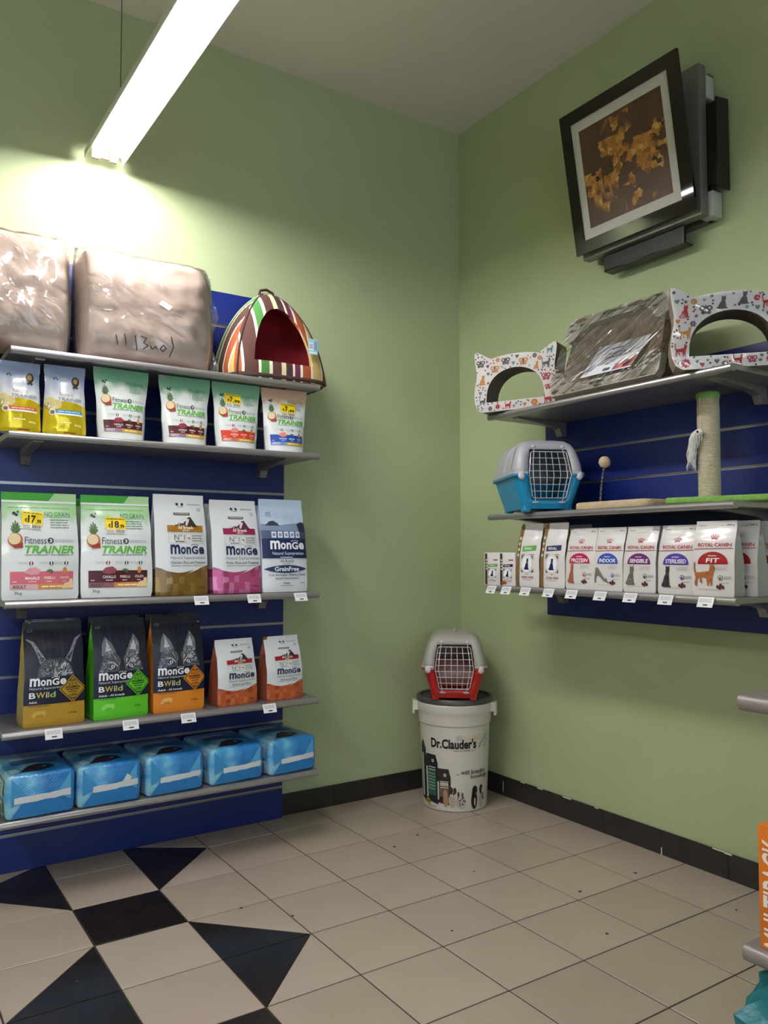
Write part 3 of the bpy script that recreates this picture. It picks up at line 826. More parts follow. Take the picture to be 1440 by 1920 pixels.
def d_wild(animal, low, adult, dia):
    def draw(p):
        A = p.W/p.H; nav = '#191c34'
        p.rect(0, 0.0, 1, 0.215, low, 1); p.rect(0, 0.215, 1, 1.0, '#1f2030', 1)
        p.rect(0, 0.215, 1, 0.47, nav, 2)
        rr = random.Random(3)
        for k in range(12):
            x = 0.1+0.8*rr.random(); p.rect(x, 0.62+0.1*rr.random(), x+0.03, 0.95, '#272838', 2)
        p.poly([(0.07, 0.905), (0.15, 0.91), (0.15, 0.935), (0.07, 0.93)], '#6f7080', 3); p.poly([(0.085, 0.912), (0.135, 0.915), (0.135, 0.928), (0.085, 0.925)], '#23242f', 4)
        G = ['#8f929c', '#b4b7bf', '#5a5d68', '#d0d2d8', '#3c3e48']
        if animal == 'wolf':
            earL = [(0.13, 0.64), (0.15, 0.75), (0.22, 0.83), (0.33, 0.75), (0.40, 0.655), (0.27, 0.61)]
            earR = [(0.57, 0.655), (0.66, 0.76), (0.75, 0.845), (0.84, 0.76), (0.84, 0.64), (0.71, 0.61)]
            face = [(0.08, 0.475), (0.12, 0.56), (0.18, 0.655), (0.36, 0.67), (0.49, 0.60), (0.62, 0.67), (0.80, 0.655), (0.86, 0.56), (0.90, 0.475)]
            p.poly(face, '#4a4c57', 3); p.poly(earL, '#6d707a', 3); p.poly(earR, '#6d707a', 3)
            p.poly([(0.20, 0.68), (0.235, 0.785), (0.31, 0.69)], '#c3c5cb', 4); p.poly([(0.65, 0.69), (0.745, 0.80), (0.78, 0.68)], '#c3c5cb', 4)
            fur(p, face, 240, 11, G, 0.055, 0.04); fur(p, earL, 22, 5, G, 0.03, 0.03, 5); fur(p, earR, 22, 6, G, 0.03, 0.03, 5)
            p.poly([(0.44, 0.475), (0.47, 0.62), (0.52, 0.62), (0.56, 0.475)], '#24252f', 6)
            for s in (-1, 1):
                cx = 0.49+s*0.165
                p.poly([(cx-0.075, 0.52-s*0.012), (cx, 0.555), (cx+0.075, 0.52+s*0.012), (cx, 0.503)], '#15161c', 7)
                p.ell(cx, 0.528, 0.034, 0.017, '#dcdee2', 8); p.ell(cx, 0.528, 0.013, 0.011, '#0d0d10', 9); p.line([(cx-0.09, 0.548-s*0.02), (cx, 0.572), (cx+0.09, 0.548+s*0.02)], 0.016, '#c3c5cb', 7)
        else:
            face = [(0.20, 0.475), (0.22, 0.56), (0.30, 0.635), (0.40, 0.655), (0.50, 0.645), (0.60, 0.655), (0.68, 0.635), (0.78, 0.56), (0.82, 0.475)]
            p.poly(face, '#4a4c55', 3)
            earL = [(0.25, 0.60), (0.20, 0.70), (0.12, 0.80), (0.04, 0.835), (0.05, 0.845), (0.16, 0.815), (0.26, 0.72), (0.34, 0.645)]
            earR = [(0.68, 0.645), (0.76, 0.72), (0.86, 0.83), (0.97, 0.865), (0.97, 0.855), (0.90, 0.815), (0.82, 0.72), (0.77, 0.60)]
            p.poly(earL, '#8c8f98', 3); p.poly(earR, '#8c8f98', 3)
            p.poly([(0.27, 0.62), (0.20, 0.73), (0.32, 0.65)], '#2a2b35', 4); p.poly([(0.70, 0.65), (0.82, 0.73), (0.75, 0.62)], '#2a2b35', 4)
            fur(p, face, 240, 21, G, 0.05, 0.045); fur(p, earL, 14, 3, G, 0.03, 0.03, 5); fur(p, earR, 14, 4, G, 0.03, 0.03, 5)
            for s in (-1, 1):
                cx = 0.50+s*0.135
                p.poly([(cx-0.07, 0.545+s*-0.014), (cx, 0.565), (cx+0.07, 0.545+s*0.014), (cx, 0.528)], '#15161c', 7)
                p.ell(cx, 0.547, 0.022, 0.012, '#b9bba8', 8); p.ell(cx, 0.547, 0.01, 0.008, '#0d0d10', 9)
                for k in range(3): p.line([(0.5+s*0.03*(k+1), 0.60), (0.5+s*0.045*(k+1), 0.65)], 0.012, '#1a1b22', 7)
            p.poly([(0.46, 0.475), (0.48, 0.53), (0.52, 0.53), (0.54, 0.475)], '#9a9ca4', 7)
        word_monge(p, 0.08, 0.395, 0.60, 0.082, '#f2f2f6', 6)
        p.text('Natural Superpremium', 0.08, 0.355, 0.69, 0.385, '#d5d6de', 6)
        p.text('B', 0.08, 0.28, 0.18, 0.335, '#f2f2f6', 6, 0.02)
        for ch, x0, x1, c in (('W', 0.19, 0.33, '#d6b66a'), ('i', 0.345, 0.365, '#e8e3c0'), ('l', 0.38, 0.395, '#cfd38a'), ('d', 0.41, 0.50, '#a8c070')): p.text(ch, x0, 0.28, x1, 0.335, c, 6, 0.015)
        p.text(adult, 0.08, 0.232, 0.08+0.035*len(adult)*0.72, 0.254, '#e9e9ef', 6, 0.015)
        p.lines(0.08, 0.198, 0.40, 0.209, 1, '#3b3420', 3, 4)
        p.poly([(0.12, 0.10), (0.15, 0.14), (0.22, 0.16), (0.34, 0.155), (0.36, 0.13), (0.33, 0.095), (0.30, 0.12), (0.20, 0.115), (0.18, 0.095)], dia, 3)
        p.text('2,5kg' if animal == 'wolf' else '1,5kg', 0.72, 0.10, 0.86, 0.122, '#2b2616', 4)
        cx, cy, r = 0.79, 0.345, 0.235
        ry = r*A*1.02
        p.poly([(cx-r, cy), (cx, cy-ry), (cx+r*0.98, cy), (cx, cy+ry)], low, 7); r3 = r*0.9; ry3 = ry*0.9
        p.poly([(cx-r3, cy), (cx, cy-ry3), (cx+r3, cy), (cx, cy+ry3)], '#16150f', 8); r3 = r*0.83; ry3 = ry*0.83
        p.poly([(cx-r3, cy), (cx, cy-ry3), (cx+r3, cy), (cx, cy+ry3)], low, 9)
        p.lines(cx-0.05, cy+0.072, cx+0.05, cy+0.092, 2, '#16150f', 10, 4, 0.7)
        p.text('65%', cx-0.08, cy+0.035, cx+0.08, cy+0.066, '#16150f', 10, 0.0); p.text('ANIMAL', cx-0.135, cy+0.005, cx+0.135, cy+0.030, '#16150f', 10, 0.03)
        p.lines(cx-0.11, cy-0.012, cx+0.11, cy-0.001, 1, '#16150f', 10, 4, 0.8); p.lines(cx-0.08, cy-0.035, cx+0.08, cy-0.024, 1, '#16150f', 10, 5, 0.7)
        p.text('LOW', cx-0.065, cy-0.075, cx+0.065, cy-0.047, '#16150f', 10, 0.03); p.lines(cx-0.045, cy-0.098, cx+0.045, cy-0.085, 1, '#16150f', 10, 5, 0.8)
    return draw
CAT_SIT = [(0.15, 0.0), (0.85, 0.0), (0.95, 0.05), (0.8, 0.1), (0.78, 0.35), (0.72, 0.6), (0.80, 0.74), (0.78, 0.86), (0.82, 1.0), (0.68, 0.92), (0.56, 0.92), (0.44, 1.0), (0.46, 0.84), (0.42, 0.72), (0.46, 0.62), (0.28, 0.45), (0.15, 0.22), (0.05, 0.15), (0.0, 0.06)]
CAT_WALK = [(0.10, 0.0), (0.16, 0.02), (0.20, 0.3), (0.32, 0.42), (0.30, 0.2), (0.42, 0.12), (0.42, 0.2), (0.40, 0.4), (0.62, 0.36), (0.66, 0.05), (0.72, 0.0), (0.74, 0.1), (0.78, 0.28), (0.82, 0.02), (0.88, 0.04), (0.90, 0.4), (0.96, 0.62), (1.02, 0.78), (0.98, 0.88), (0.98, 1.0), (0.88, 0.92), (0.80, 0.98), (0.78, 0.8), (0.74, 0.68), (0.3, 0.62), (0.12, 0.62), (0.08, 0.8), (0.1, 1.05), (0.02, 1.06), (0.0, 0.8), (0.06, 0.5), (0.10, 0.4), (0.04, 0.1)]
CAT_STRETCH = [(0.02, 0.0), (0.1, 0.0), (0.12, 0.35), (0.2, 0.5), (0.4, 0.36), (0.62, 0.1), (0.95, 0.0), (1.0, 0.06), (0.86, 0.12), (0.84, 0.22), (0.78, 0.34), (0.70, 0.28), (0.62, 0.34), (0.52, 0.5), (0.40, 0.72), (0.28, 0.92), (0.14, 1.0), (0.05, 0.9), (0.02, 0.6), (0.0, 0.3)]
def crown(p, cx, cy, s, A, c):
    for row, (n, r0) in enumerate(((4, 0.55), (5, 0.78), (5, 1.0))):
        for k in range(n):
            f = (k-(n-1)/2)/((n-1)/2); a = f*0.62
            p.ell(cx+math.sin(a)*s*r0*1.05, cy+(math.cos(a)*r0*s-0.45*s)*A, 0.085*s, 0.085*s*A, c, 2, 8)
    arc = [(cx+math.sin(a)*s*0.52, cy+(math.cos(a)*0.30*s-0.32*s)*A) for a in (-1, -0.6, -0.2, 0.2, 0.6, 1)]
    p.line(arc, 0.10*s, c, 2)
def d_royal(col, name, sub, cat_poly, cat_c, cb, icon):
    def draw(p):
        A = p.W/p.H; red = '#b0151f'
        p.line([(0.02, 0.905), (0.98, 0.905)], 0.004, '#b5b2b2', 1)
        p.lines(0.07, 0.93, 0.26, 0.945, 1, '#5a5656', 2, 3); p.lines(0.62, 0.93, 0.72, 0.94, 1, '#8a8686', 2, 2); p.text('400 g', 0.76, 0.925, 0.94, 0.955, '#4a4646', 2)
        crown(p, 0.52, 0.765, 0.155, A, red)
        p.text('ROYAL CANIN', 0.13, 0.655, 0.93, 0.705, red, 2, 0.012)
        p.line([(0.03, 0.625), (0.97, 0.635)], 0.014, '#8f1a20', 2)
        dome = [(0.17, 0.425)] + [(0.52+0.35*math.cos(a), 0.425+0.165*math.sin(a)**0.85) for a in [math.pi*(1-k/14) for k in range(1, 14)]] + [(0.87, 0.425)]
        p.poly(dome, col, 2)
        p.lines(0.42, 0.525, 0.62, 0.545, 1, '#f0dede', 4, 3, 0.6)
        w = min(0.56, 0.085*len(name)+0.06)
        p.text(name, 0.53-w/2, 0.445, 0.53+w/2, 0.505, '#fbf6f6', 4, 0.02, 0.08)
        if sub: p.text(sub, 0.40, 0.43, 0.66, 0.452, '#fbf6f6', 4, 0.01)
        x, y, w, h = cb
        p.poly([(x+a*w, y+b*h) for a, b in cat_poly], cat_c[0], 3)
        fur(p, [(x+a*w, y+b*h) for a, b in cat_poly], 40, int(x*100)+len(name), [cat_c[1], cat_c[2]], 0.035, 0.02, 4)
        p.lines(0.56, 0.34, 0.86, 0.40, 3, '#b9adad', 2, 5, 0.3)
        p.ell(0.70, 0.245, 0.058, 0.058*A, icon, 2); p.ell(0.70, 0.245, 0.042, 0.042*A, '#e9e6e6', 3); p.ell(0.70, 0.24, 0.025, 0.03*A, icon, 4)
        p.lines(0.78, 0.225, 0.94, 0.27, 3, '#8d8484', 2, 7, 0.35); p.lines(0.72, 0.175, 0.90, 0.19, 1, '#8d8484', 2, 8)
        for (dx, dy) in ((0.64, 0.13), (0.71, 0.15), (0.76, 0.125), (0.69, 0.115)): p.ell(dx, dy, 0.035, 0.025, '#5a2b24', 3, 8)
        p.lines(0.18, 0.085, 0.72, 0.097, 1, '#a59f9f', 2, 9)
    return draw
def d_vet(label_c, name, side_c='#7d6440', box=False):
    def draw(p):
        A = p.W/p.H
        x0 = 0.0 if not box else 0.06
        p.rect(x0, 0.02 if box else 0.0, 0.20 if box else 0.17, 0.97 if box else 0.98, side_c if not box else '#3d3126', 2)
        for k in range(4): p.ell(x0+0.09, 0.50+0.09*k*(1 if not box else 1), 0.05, 0.05*A, '#d9d3c4', 3, 10)
        y = 0.60
        p.poly([(0.26, y-0.04), (0.86, y-0.025), (0.86, y+0.055), (0.26, y+0.04)], label_c, 2)
        p.text(name, 0.36, y-0.018, 0.72, y+0.026, '#f4f4f4', 4, 0.01)
        if box: p.rect(0.60, 0.76, 0.88, 0.79, '#8d2020', 2)
        p.text('S/O' if name != 'RENAL' else 'RF', 0.26, 0.49, 0.40, 0.52, '#2b2b2b', 3, 0.02); p.lines(0.62, 0.50, 0.82, 0.52, 1, '#777', 3, 4)
        cx, cy = 0.52, 0.36
        for sx in (-1, 1):
            for sy in (-1, 1): p.poly([(cx+sx*0.26, cy+sy*0.13), (cx+sx*0.16, cy+sy*0.13), (cx+sx*0.26, cy+sy*0.07)], '#6b655c', 2)
        p.ell(cx, cy, 0.22, 0.125, '#f5f5f5', 3); 
        p.poly([(cx-0.12+a*0.24, cy-0.09+b*0.19) for a, b in CAT_SIT], '#20265a', 4)
        p.text('ROYAL CANIN', 0.30, 0.135, 0.78, 0.17, '#7a2326', 3, 0.01); p.lines(0.36, 0.105, 0.72, 0.118, 1, '#a06a6a', 3, 4)
        crown(p, 0.52, 0.20, 0.06, A, '#8a2226')
        if box and name == 'RENAL': p.ell(0.30, 0.09, 0.18, 0.05, '#a0503c', 3); 
    return draw

# ---- film materials
M_GOLDF = film('gold_film', '#dcc41e', None, rough=0.2, bump=0.8, metal=0.5)
M_WHITEF = film('white_film', '#dfe1e6', None)
M_SILVF = film('silver_film', '#c3c8d2', None, rough=0.22, metal=0.25)
M_NATF = film('natural_film', '#dcdde2', '#8f9fc0', 0.55, 1.0, 0.25)
M_TRNF = film('trainer_green_film', '#e2e6e4', '#7fb494', 0.66, 1.02, 0.3)
M_TRNO = film('trainer_orange_film', '#e2e4e4', '#d8b49c', 0.72, 1.02, 0.3)
M_TRNL = film('trainer_large_film', '#dfe2e4', '#a5cf9a', 0.70, 0.98, 0.32)
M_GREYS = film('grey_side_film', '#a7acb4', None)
M_ROYF = film('royal_film', '#ded9da', None, rough=0.36, bump=0.3)
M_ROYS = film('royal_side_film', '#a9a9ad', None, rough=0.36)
MOS_GOLD = mosaic('mosaic_gold', '#7a5a1e', '#8f7030', '#6a4d18')
MOS_PINK = mosaic('mosaic_pink', '#b5487c', '#cf76a6', '#9c3566')
MOS_SALM = mosaic('mosaic_salmon', '#b8552f', '#c56a42', '#9c4324', 0.1)
def side_of(key, c): return film('side_'+key, c, None, rough=0.34)

# ---- shelf 2: small pouches
Y2 = -0.325; Z2 = 1.6458
gp = 'small stand-up pouches on the second dog shelf'
bag('small white and gold pouch with a salmon red stripe', 0.150, 0.258, 0.08, PILLOWBAG, (-2.285, Y2, Z2), 0.03, M_NATF, M_SILVF, d_natural('#c8553c'), 1, gp, 0.03)
bag('small white and gold pouch with a blue stripe', 0.150, 0.262, 0.08, PILLOWBAG, (-2.128, Y2, Z2), -0.02, M_NATF, M_SILVF, d_natural('#2487bd'), 2, gp, 0.03)
def trainer_small(label, x, rz, seed, draw, filmm, price=None):
    t = bag(label, 0.212, 0.275, 0.09, DOY, (x, Y2, Z2), rz, filmm, M_GREYS, draw, seed, gp, 0.02)
    if price:
        sticker(t, bag_S(0.212, 0.275, 0.09, DOY, seed), 0.212, 0.275, *price)
CAV = d_trainer('#4a141c', '#8d3344', ('CAVALLO', 'PISELLI', 'OLIO'), '#8c6f86')
trainer_small('white grain-free pouch with a dark red band, next to the gold pouches', -1.922, 0.05, 3, CAV, M_TRNF)
trainer_small('white grain-free pouch with a dark red band, beside the orange-banded pouch', -1.672, 0.0, 4, CAV, M_TRNF)
trainer_small('white grain-free pouch with an orange red band and a yellow price sticker', -1.452, -0.03, 5, d_trainer('#cf3a1c', '#d98c80', ('CONIGLIO', 'PATATE', 'OLIO'), '#c56a5a'), M_TRNF, (0.22, 0.60, 0.56, 0.82, '7,99', 0.08))
trainer_small('white gluten-free pouch with a blue band and a yellow price sticker', -1.231, -0.06, 6, d_trainer('#1c4aa8', '#e08a76', ('SALMONE', 'MAIS', 'OLIO'), '#6f8fc8', head='NO GLUTEN'), M_TRNO, (0.36, 0.54, 0.72, 0.76, '7,49', 0.04))

# ---- shelf 3: large bags
Z3 = 1.0508; Y3 = -0.31
gl = 'large dog food bags on the third dog shelf'
def trainer_large(label, x, rz, seed, draw, st):
    t = bag(label, 0.262, 0.385, 0.11, GUSSET, (x, Y3, Z3), rz, M_TRNL, M_GREYS, draw, seed, gl, 0.03, wr=0.004)
    sticker(t, bag_S(0.262, 0.385, 0.11, GUSSET, seed, 0.004), 0.262, 0.385, *st)
trainer_large('large white bag with a pink band and yellow price sticker, green top', -2.203, 0.04, 7, d_trainer('#cf6a78', '#e0a0a8', ('MAIALE', 'PISELLI', 'OLIO'), '#d8a9ae', '#d08a4a', large=True), (0.24, 0.63, 0.52, 0.82, '17,99', 0.10))
trainer_large('large white bag with a dark red band and yellow price sticker, green top', -1.933, -0.03, 8, d_trainer('#4a141c', '#8d4450', ('CAVALLO', 'PISELLI', 'OLIO'), '#8a5a62', '#d08a4a', large=True), (0.33, 0.60, 0.62, 0.78, '18,99', 0.03))
bag('tall white dog food bag with a gold patterned base and gold banner', 0.216, 0.398, 0.11, GUSSET, (-1.686, Y3, Z3), 0.05, M_WHITEF, M_GREYS, d_monge(MOS_GOLD, '#9a6a1c', 'Chicken, Rice and Potatoes'), 9, gl, 0.02, [(0.26, MOS_GOLD)])
bag('tall white dog food bag with a pink patterned base and crimson banner', 0.212, 0.385, 0.11, GUSSET, (-1.452, Y3, Z3), 0.02, M_WHITEF, M_GREYS, d_monge(MOS_PINK, '#8c1f48', 'Pork, Rice and Potatoes', dogc='#5a2a3c'), 10, gl, 0.05, [(0.26, MOS_PINK)])
bag('tall pale blue dog food bag with a navy band', 0.212, 0.395, 0.11, GUSSET, (-1.236, Y3, Z3), 0.02, M_WHITEF, side_of('paleblue', '#b9c4d8'), d_grainfree, 11, gl, 0.03)
# second row standing behind
gb = 'bags standing in the second row of the third dog shelf'
for k, (x, w) in enumerate([(-2.175, 0.245), (-1.915, 0.245)]):
    bag(('large green-topped bag hidden behind the pink-banded white bag', 'large green-topped bag hidden behind the dark-red-banded large bag')[k], w, 0.378, 0.10, GUSSET, (x+0.03, -0.15, Z3), 0.0, M_TRNL, M_GREYS, lambda p: p.rect(0, 0.925, 1, 1, '#3f9a35', 1), 20+k, gb)
for k, (x, c, nm) in enumerate([(-1.64, MOS_GOLD, 'gold'), (-1.425, MOS_PINK, 'pink'), (-1.208, None, 'pale blue')]):
    bag('tall bag hidden behind the front %s dog food bag' % nm, 0.205, 0.375, 0.10, GUSSET, (x, -0.155, Z3), 0.0, M_WHITEF if c else side_of('paleblue', '#b9c4d8'), M_GREYS, None, 24+k, 'tall bags in the second row', bands=[(0.26, c)] if c else ())

# ---- shelf 4: navy bags and small salmon bags
Z4 = 0.6028; Y4 = -0.300
gw = 'navy wildlife bags on the fourth dog shelf'
def wild(label, x, rz, seed, draw, side, y=Y4, group=gw):
    return bag(label, 0.208, 0.365, 0.115, BRICK, (x, y, Z4), rz, mat('navy_film', '#191a28', 0.3, 0, 0.4), side_of(side, side), draw, seed, group, 0.0, wr=0.002)
wild('navy bag with a lynx face and an ochre yellow base', -2.150, 0.05, 31, d_wild('lynx', '#b08a2c', 'Adult', '#c9a64e'), '#a5882f')
wild('navy bag with a wolf face and a lime green base', -1.915, 0.08, 32, d_wild('wolf', '#5cc02c', 'Adult - All breeds', '#8ad860'), '#4fb024')
wild('navy bag with a wolf face and an orange base', -1.692, 0.05, 33, d_wild('wolf', '#d9842a', 'Adult - All breeds', '#ecb070'), '#c4701c')
for x, sd, nm in ((-2.12, 34, 'ochre yellow'), (-1.89, 35, 'lime green'), (-1.665, 36, 'orange')):
    wild('dark bag standing behind the %s based navy bag' % nm, x, 0.0, sd, None, '#2a2a30', -0.15, 'dark bags behind the navy ones')
gs = 'small white bags with salmon coloured bases'
DS = d_monge(MOS_SALM, '#a01c2c', 'Salmon and Rice', head='MINI / EXTRA', small=True)
bag('small white dog food bag with salmon base, next to the orange-based navy bag', 0.178, 0.262, 0.095, BRICK, (-1.452, Y4-0.015, Z4), 0.10, M_WHITEF, side_of('rust', '#8f4a34'), DS, 37, gs)
bag('small white dog food bag with salmon base, at the open end of its shelf', 0.176, 0.262, 0.095, BRICK, (-1.236, Y4-0.01, Z4), 0.10, M_WHITEF, side_of('rust', '#8f4a34'), DS, 38, gs)

# ---- right shelf 3: cat food
ZR = 1.0728; XR = -0.335; RZ = -math.pi/2
gr = 'white cat food bags with a coloured dome'
def royal(label, y, draw, seed, rz=0.0, x=XR, group=gr, H=0.242, W=0.148):
    return bag(label, W, H, 0.075, BRICK, (x, y, ZR), RZ+rz, M_ROYF, M_ROYS, draw, seed, group, 0.0, wr=0.0018)
royal('white cat food bag with a magenta dome', -1.196, d_royal('#b0185a', 'PROTEIN', 'Exigent', CAT_SIT, ('#a8604a', '#7d3f30', '#c88a70'), (0.10, 0.10, 0.28, 0.34), '#a81c3c'), 41, 0.01)
royal('white cat food bag with a blue dome and a stretching grey cat', -1.338, d_royal('#2a4fb0', 'INDOOR', '', CAT_STRETCH, ('#7a7674', '#4a4644', '#a5a09c'), (0.06, 0.12, 0.55, 0.25), '#26479e'), 42, 0.0, W=0.142)
royal('white cat food bag with a plum dome and a sitting tabby', -1.485, d_royal('#6a2372', 'SENSIBLE', '', CAT_SIT, ('#6d6762', '#3c3835', '#9a938d'), (0.10, 0.11, 0.34, 0.30), '#2a2a30'), 43, -0.02)
royal('white cat food bag with a violet dome and a sitting dark cat', -1.640, d_royal('#4b35a0', 'STERILISED', '', CAT_SIT, ('#3a3838', '#232222', '#5a5756'), (0.12, 0.10, 0.30, 0.32), '#3a2c86'), 44, 0.03)
FITD = d_royal('#9c1a24', 'FIT', '', CAT_WALK, ('#a8683a', '#7d4622', '#c98d5a'), (0.05, 0.13, 0.52, 0.30), '#5a5252')
royal('white cat food bag with a red dome and a ginger cat, at the shelf front', -1.792, FITD, 45, 0.06, XR-0.012, H=0.252, W=0.152)
g2 = 'red-domed bags queued behind the front one'
for k, xx in enumerate((-0.245, -0.155, -0.066)):
    royal(('white cat food bag directly behind the front ginger cat bag', 'white cat food bag in the middle of the queue behind the ginger cat bag', 'white cat food bag against the blue panel at the back of the ginger cat queue')[k], -1.812-0.014*k, FITD, 46+k, 0.03, xx, g2, 0.254, 0.152)
for k, (y, nm) in enumerate([(-1.205, 'magenta'), (-1.35, 'blue'), (-1.50, 'plum'), (-1.645, 'violet')]):
    royal('white cat food bag tucked behind the %s-domed bag' % nm, y, FITD if nm == 'violet' else None, 50+k, 0.0, -0.2, 'second row of cat food bags', 0.246)
gv = 'slim veterinary cat food bags'
for (nm, y, lab, c, sd) in (('URINARY', -0.906, 'slim white cat food bag with a brown edge and a green label', '#5fa84a', 56), ('RENAL', -1.050, 'slim white cat food bag with a brown edge and a navy label', '#1c2456', 57)):
    bag(lab, 0.128, 0.268, 0.085, BRICK, (XR, y, ZR), RZ+0.08, M_ROYF, side_of('brown', '#7d6440'), d_vet(c, nm), sd, gv, 0.0)
for k, y in enumerate((-0.93, -1.062)):
    bag('grey-white bag standing behind the slim %s-label bag' % ('green', 'navy')[k], 0.125, 0.262, 0.08, BRICK, (-0.21, y, ZR), RZ, M_ROYS, M_GREYS, None, 58+k, 'grey bags behind the slim ones')
def carton(label, y, c, name, x=XR-0.005):
    t = thing('food_carton', label, 'box', (x, y, ZR), RZ+0.1, 'small cat food cartons')
    W, H, D = 0.092, 0.145, 0.085
    b = MB(M_ROYF); b.box((-W/2, -D/2, 0), (W/2, D/2, H), bev=0.0015); b.build('body', t, 30)
    p = Print(plane_S((-W/2, -D/2, 0), (W, 0, 0), (0, 0, H), (0, -1, 0)), W, H); d_vet(c, name, box=True)(p); p.build('front_print', t)
    q = Print(plane_S((-W/2, D/2, 0), (0, -D, 0), (0, 0, H), (-1, 0, 0)), D, H); q.rect(0.0, 0.03, 0.18, 0.97, '#3d3126', 1); q.lines(0.3, 0.3, 0.9, 0.8, 8, '#a09c98', 1, 4, 0.3); q.build('side_print', t)
carton('small white carton with a green label at the end of the cat shelf', -0.690, '#5fa84a', 'URINARY')
carton('small white carton with a dark red label beside the slim bags', -0.790, '#2a1c3c', 'RENAL')

# ---------------------------------------------------------------- price tags on the shelf edges
M_TAG = mat('tag_card', '#e9e9ec', 0.45, 0, 0.2)
def price_tag(label, loc, rz, w=0.058, h=0.036):
    t = thing('price_tag', label, 'price tag', loc, rz, 'white price tags on the shelf edges')
    b = MB(M_TAG)
    pts = [(-0.0158, 0.0022), (-0.0172, 0.0022), (-0.027-0.001, -h), (-0.0265, -h)]
    b.prism([(0.0015, 0.0006), (-0.0005, 0.0012), (-0.0165, -h+0.004), (-0.0155, -h+0.0035)], -w/2, w/2, 'x'); b.build('card', t, 20)
    d = Vector((0, -0.016, -h+0.0028)); n = Vector((0, -d.z, d.y)).normalized(); n = -n if n.y > 0 else n
    S = lambda u, v, off=0.0: Vector((-w/2, -0.0165, -h+0.004)) + Vector((w, 0, 0))*u + Vector((0, 0.016, h-0.0028))*v + n*off
    p = Print(S, w, h, 0.03); p.lines(0.1, 0.45, 0.9, 0.85, 3, '#9a9aa0', 0, int(loc[0]*100) % 9, 0.4); p.lines(0.38, 0.12, 0.68, 0.32, 1, '#2a2a2e', 0, 4, 0.7)
    p.build('print', t)
yl = -0.0125-0.385-0.002
for x, z, lb in [(-1.625, 1.050, 'white price tag on the shelf edge below the gold-based bag'), (-1.402, 1.050, 'white price tag on the shelf edge below the pink-based bag'), (-1.19, 1.050, 'white price tag on the shelf edge below the pale blue bag'),
                 (-2.160, 0.602, 'white price tag on the shelf edge below the lynx bag'), (-1.892, 0.602, 'white price tag on the shelf edge below the lime green wolf bag'), (-1.672, 0.602, 'white price tag on the shelf edge below the orange wolf bag'), (-1.33, 0.602, 'white price tag on the shelf edge between the two salmon-based bags')]:
    price_tag(lb, (x, yl, z-0.002), 0.0)
xr = -0.0005-0.397-0.002
for y, lb in [(-0.715, 'green-label carton'), (-0.812, 'dark red-label carton'), (-0.93, 'slim green-label bag'), (-1.065, 'slim navy-label bag'), (-1.19, 'magenta-domed bag'), (-1.335, 'blue-domed bag'), (-1.475, 'plum-domed bag'), (-1.628, 'violet-domed bag'), (-1.785, 'red-domed bag')]:
    price_tag('white price tag on the cat shelf edge below the %s' % lb, (xr, y, 1.070), RZ)

# ---------------------------------------------------------------- clear plastic
def clear_plastic(key, gloss=0.12, bump=0.8, scale=9.0, tint='#f4f2f0', haze=0.08, rough=0.12, detail=2.5, mscale=(1.0, 1.0, 2.2), mrot=0.6, dist=0.02):
    if key in _MATS: return _MATS[key]
    m = bpy.data.materials.new(key); m.use_nodes = True; nt = m.node_tree; nt.nodes.clear()
    out = N(m, 'ShaderNodeOutputMaterial'); tr = N(m, 'ShaderNodeBsdfTransparent'); tr.inputs[0].default_value = lin(tint)
    gl = N(m, 'ShaderNodeBsdfGlossy'); gl.inputs['Roughness'].default_value = rough; gl.inputs[0].default_value = (1, 1, 1, 1)
    df = N(m, 'ShaderNodeBsdfDiffuse'); df.inputs[0].default_value = (0.8, 0.8, 0.82, 1)
    fr = N(m, 'ShaderNodeFresnel'); fr.inputs['IOR'].default_value = 1.45
    ad = N(m, 'ShaderNodeMath', operation='ADD'); ad.inputs[1].default_value = gloss; LK(m, fr.outputs[0], ad.inputs[0])
    mx = N(m, 'ShaderNodeMixShader'); LK(m, ad.outputs[0], mx.inputs[0]); LK(m, tr.outputs[0], mx.inputs[1]); LK(m, gl.outputs[0], mx.inputs[2])
    m2 = N(m, 'ShaderNodeMixShader'); m2.inputs[0].default_value = haze; LK(m, mx.outputs[0], m2.inputs[1]); LK(m, df.outputs[0], m2.inputs[2])
    tc = N(m, 'ShaderNodeTexCoord'); mp = N(m, 'ShaderNodeMapping'); mp.vector_type = 'TEXTURE'; mp.inputs['Scale'].default_value = (1/mscale[0], 1/mscale[1], 1/mscale[2]); mp.inputs['Rotation'].default_value = (0, mrot, 0)
    LK(m, tc.outputs['Object'], mp.inputs[0])
    nz = N(m, 'ShaderNodeTexNoise'); nz.inputs['Scale'].default_value = scale; nz.inputs['Detail'].default_value = detail; nz.inputs['Distortion'].default_value = 1.2
    LK(m, mp.outputs[0], nz.inputs['Vector'])
    bp = N(m, 'ShaderNodeBump'); bp.inputs['Strength'].default_value = bump; bp.inputs['Distance'].default_value = dist
    LK(m, nz.outputs['Fac'], bp.inputs['Height'])
    for n in (gl, df, fr): LK(m, bp.outputs[0], n.inputs['Normal'])
    LK(m, m2.outputs[0], out.inputs[0]); _MATS[key] = m; return m
M_CLEAR = clear_plastic('clear_bag', 0.03, 0.5, 7.0, '#ffffff', 0.03, 0.16)
M_WRAP = clear_plastic('shrink_wrap', 0.10, 1.0, 2.6, '#ffffff', 0.01, 0.10, 1.0, (1.0, 1.0, 22.0), -0.55, 0.05)
M_WRAPT = clear_plastic('tight_film', 0.01, 0.25, 6.0, '#ffffff', 0.0, 0.08, 1.0)

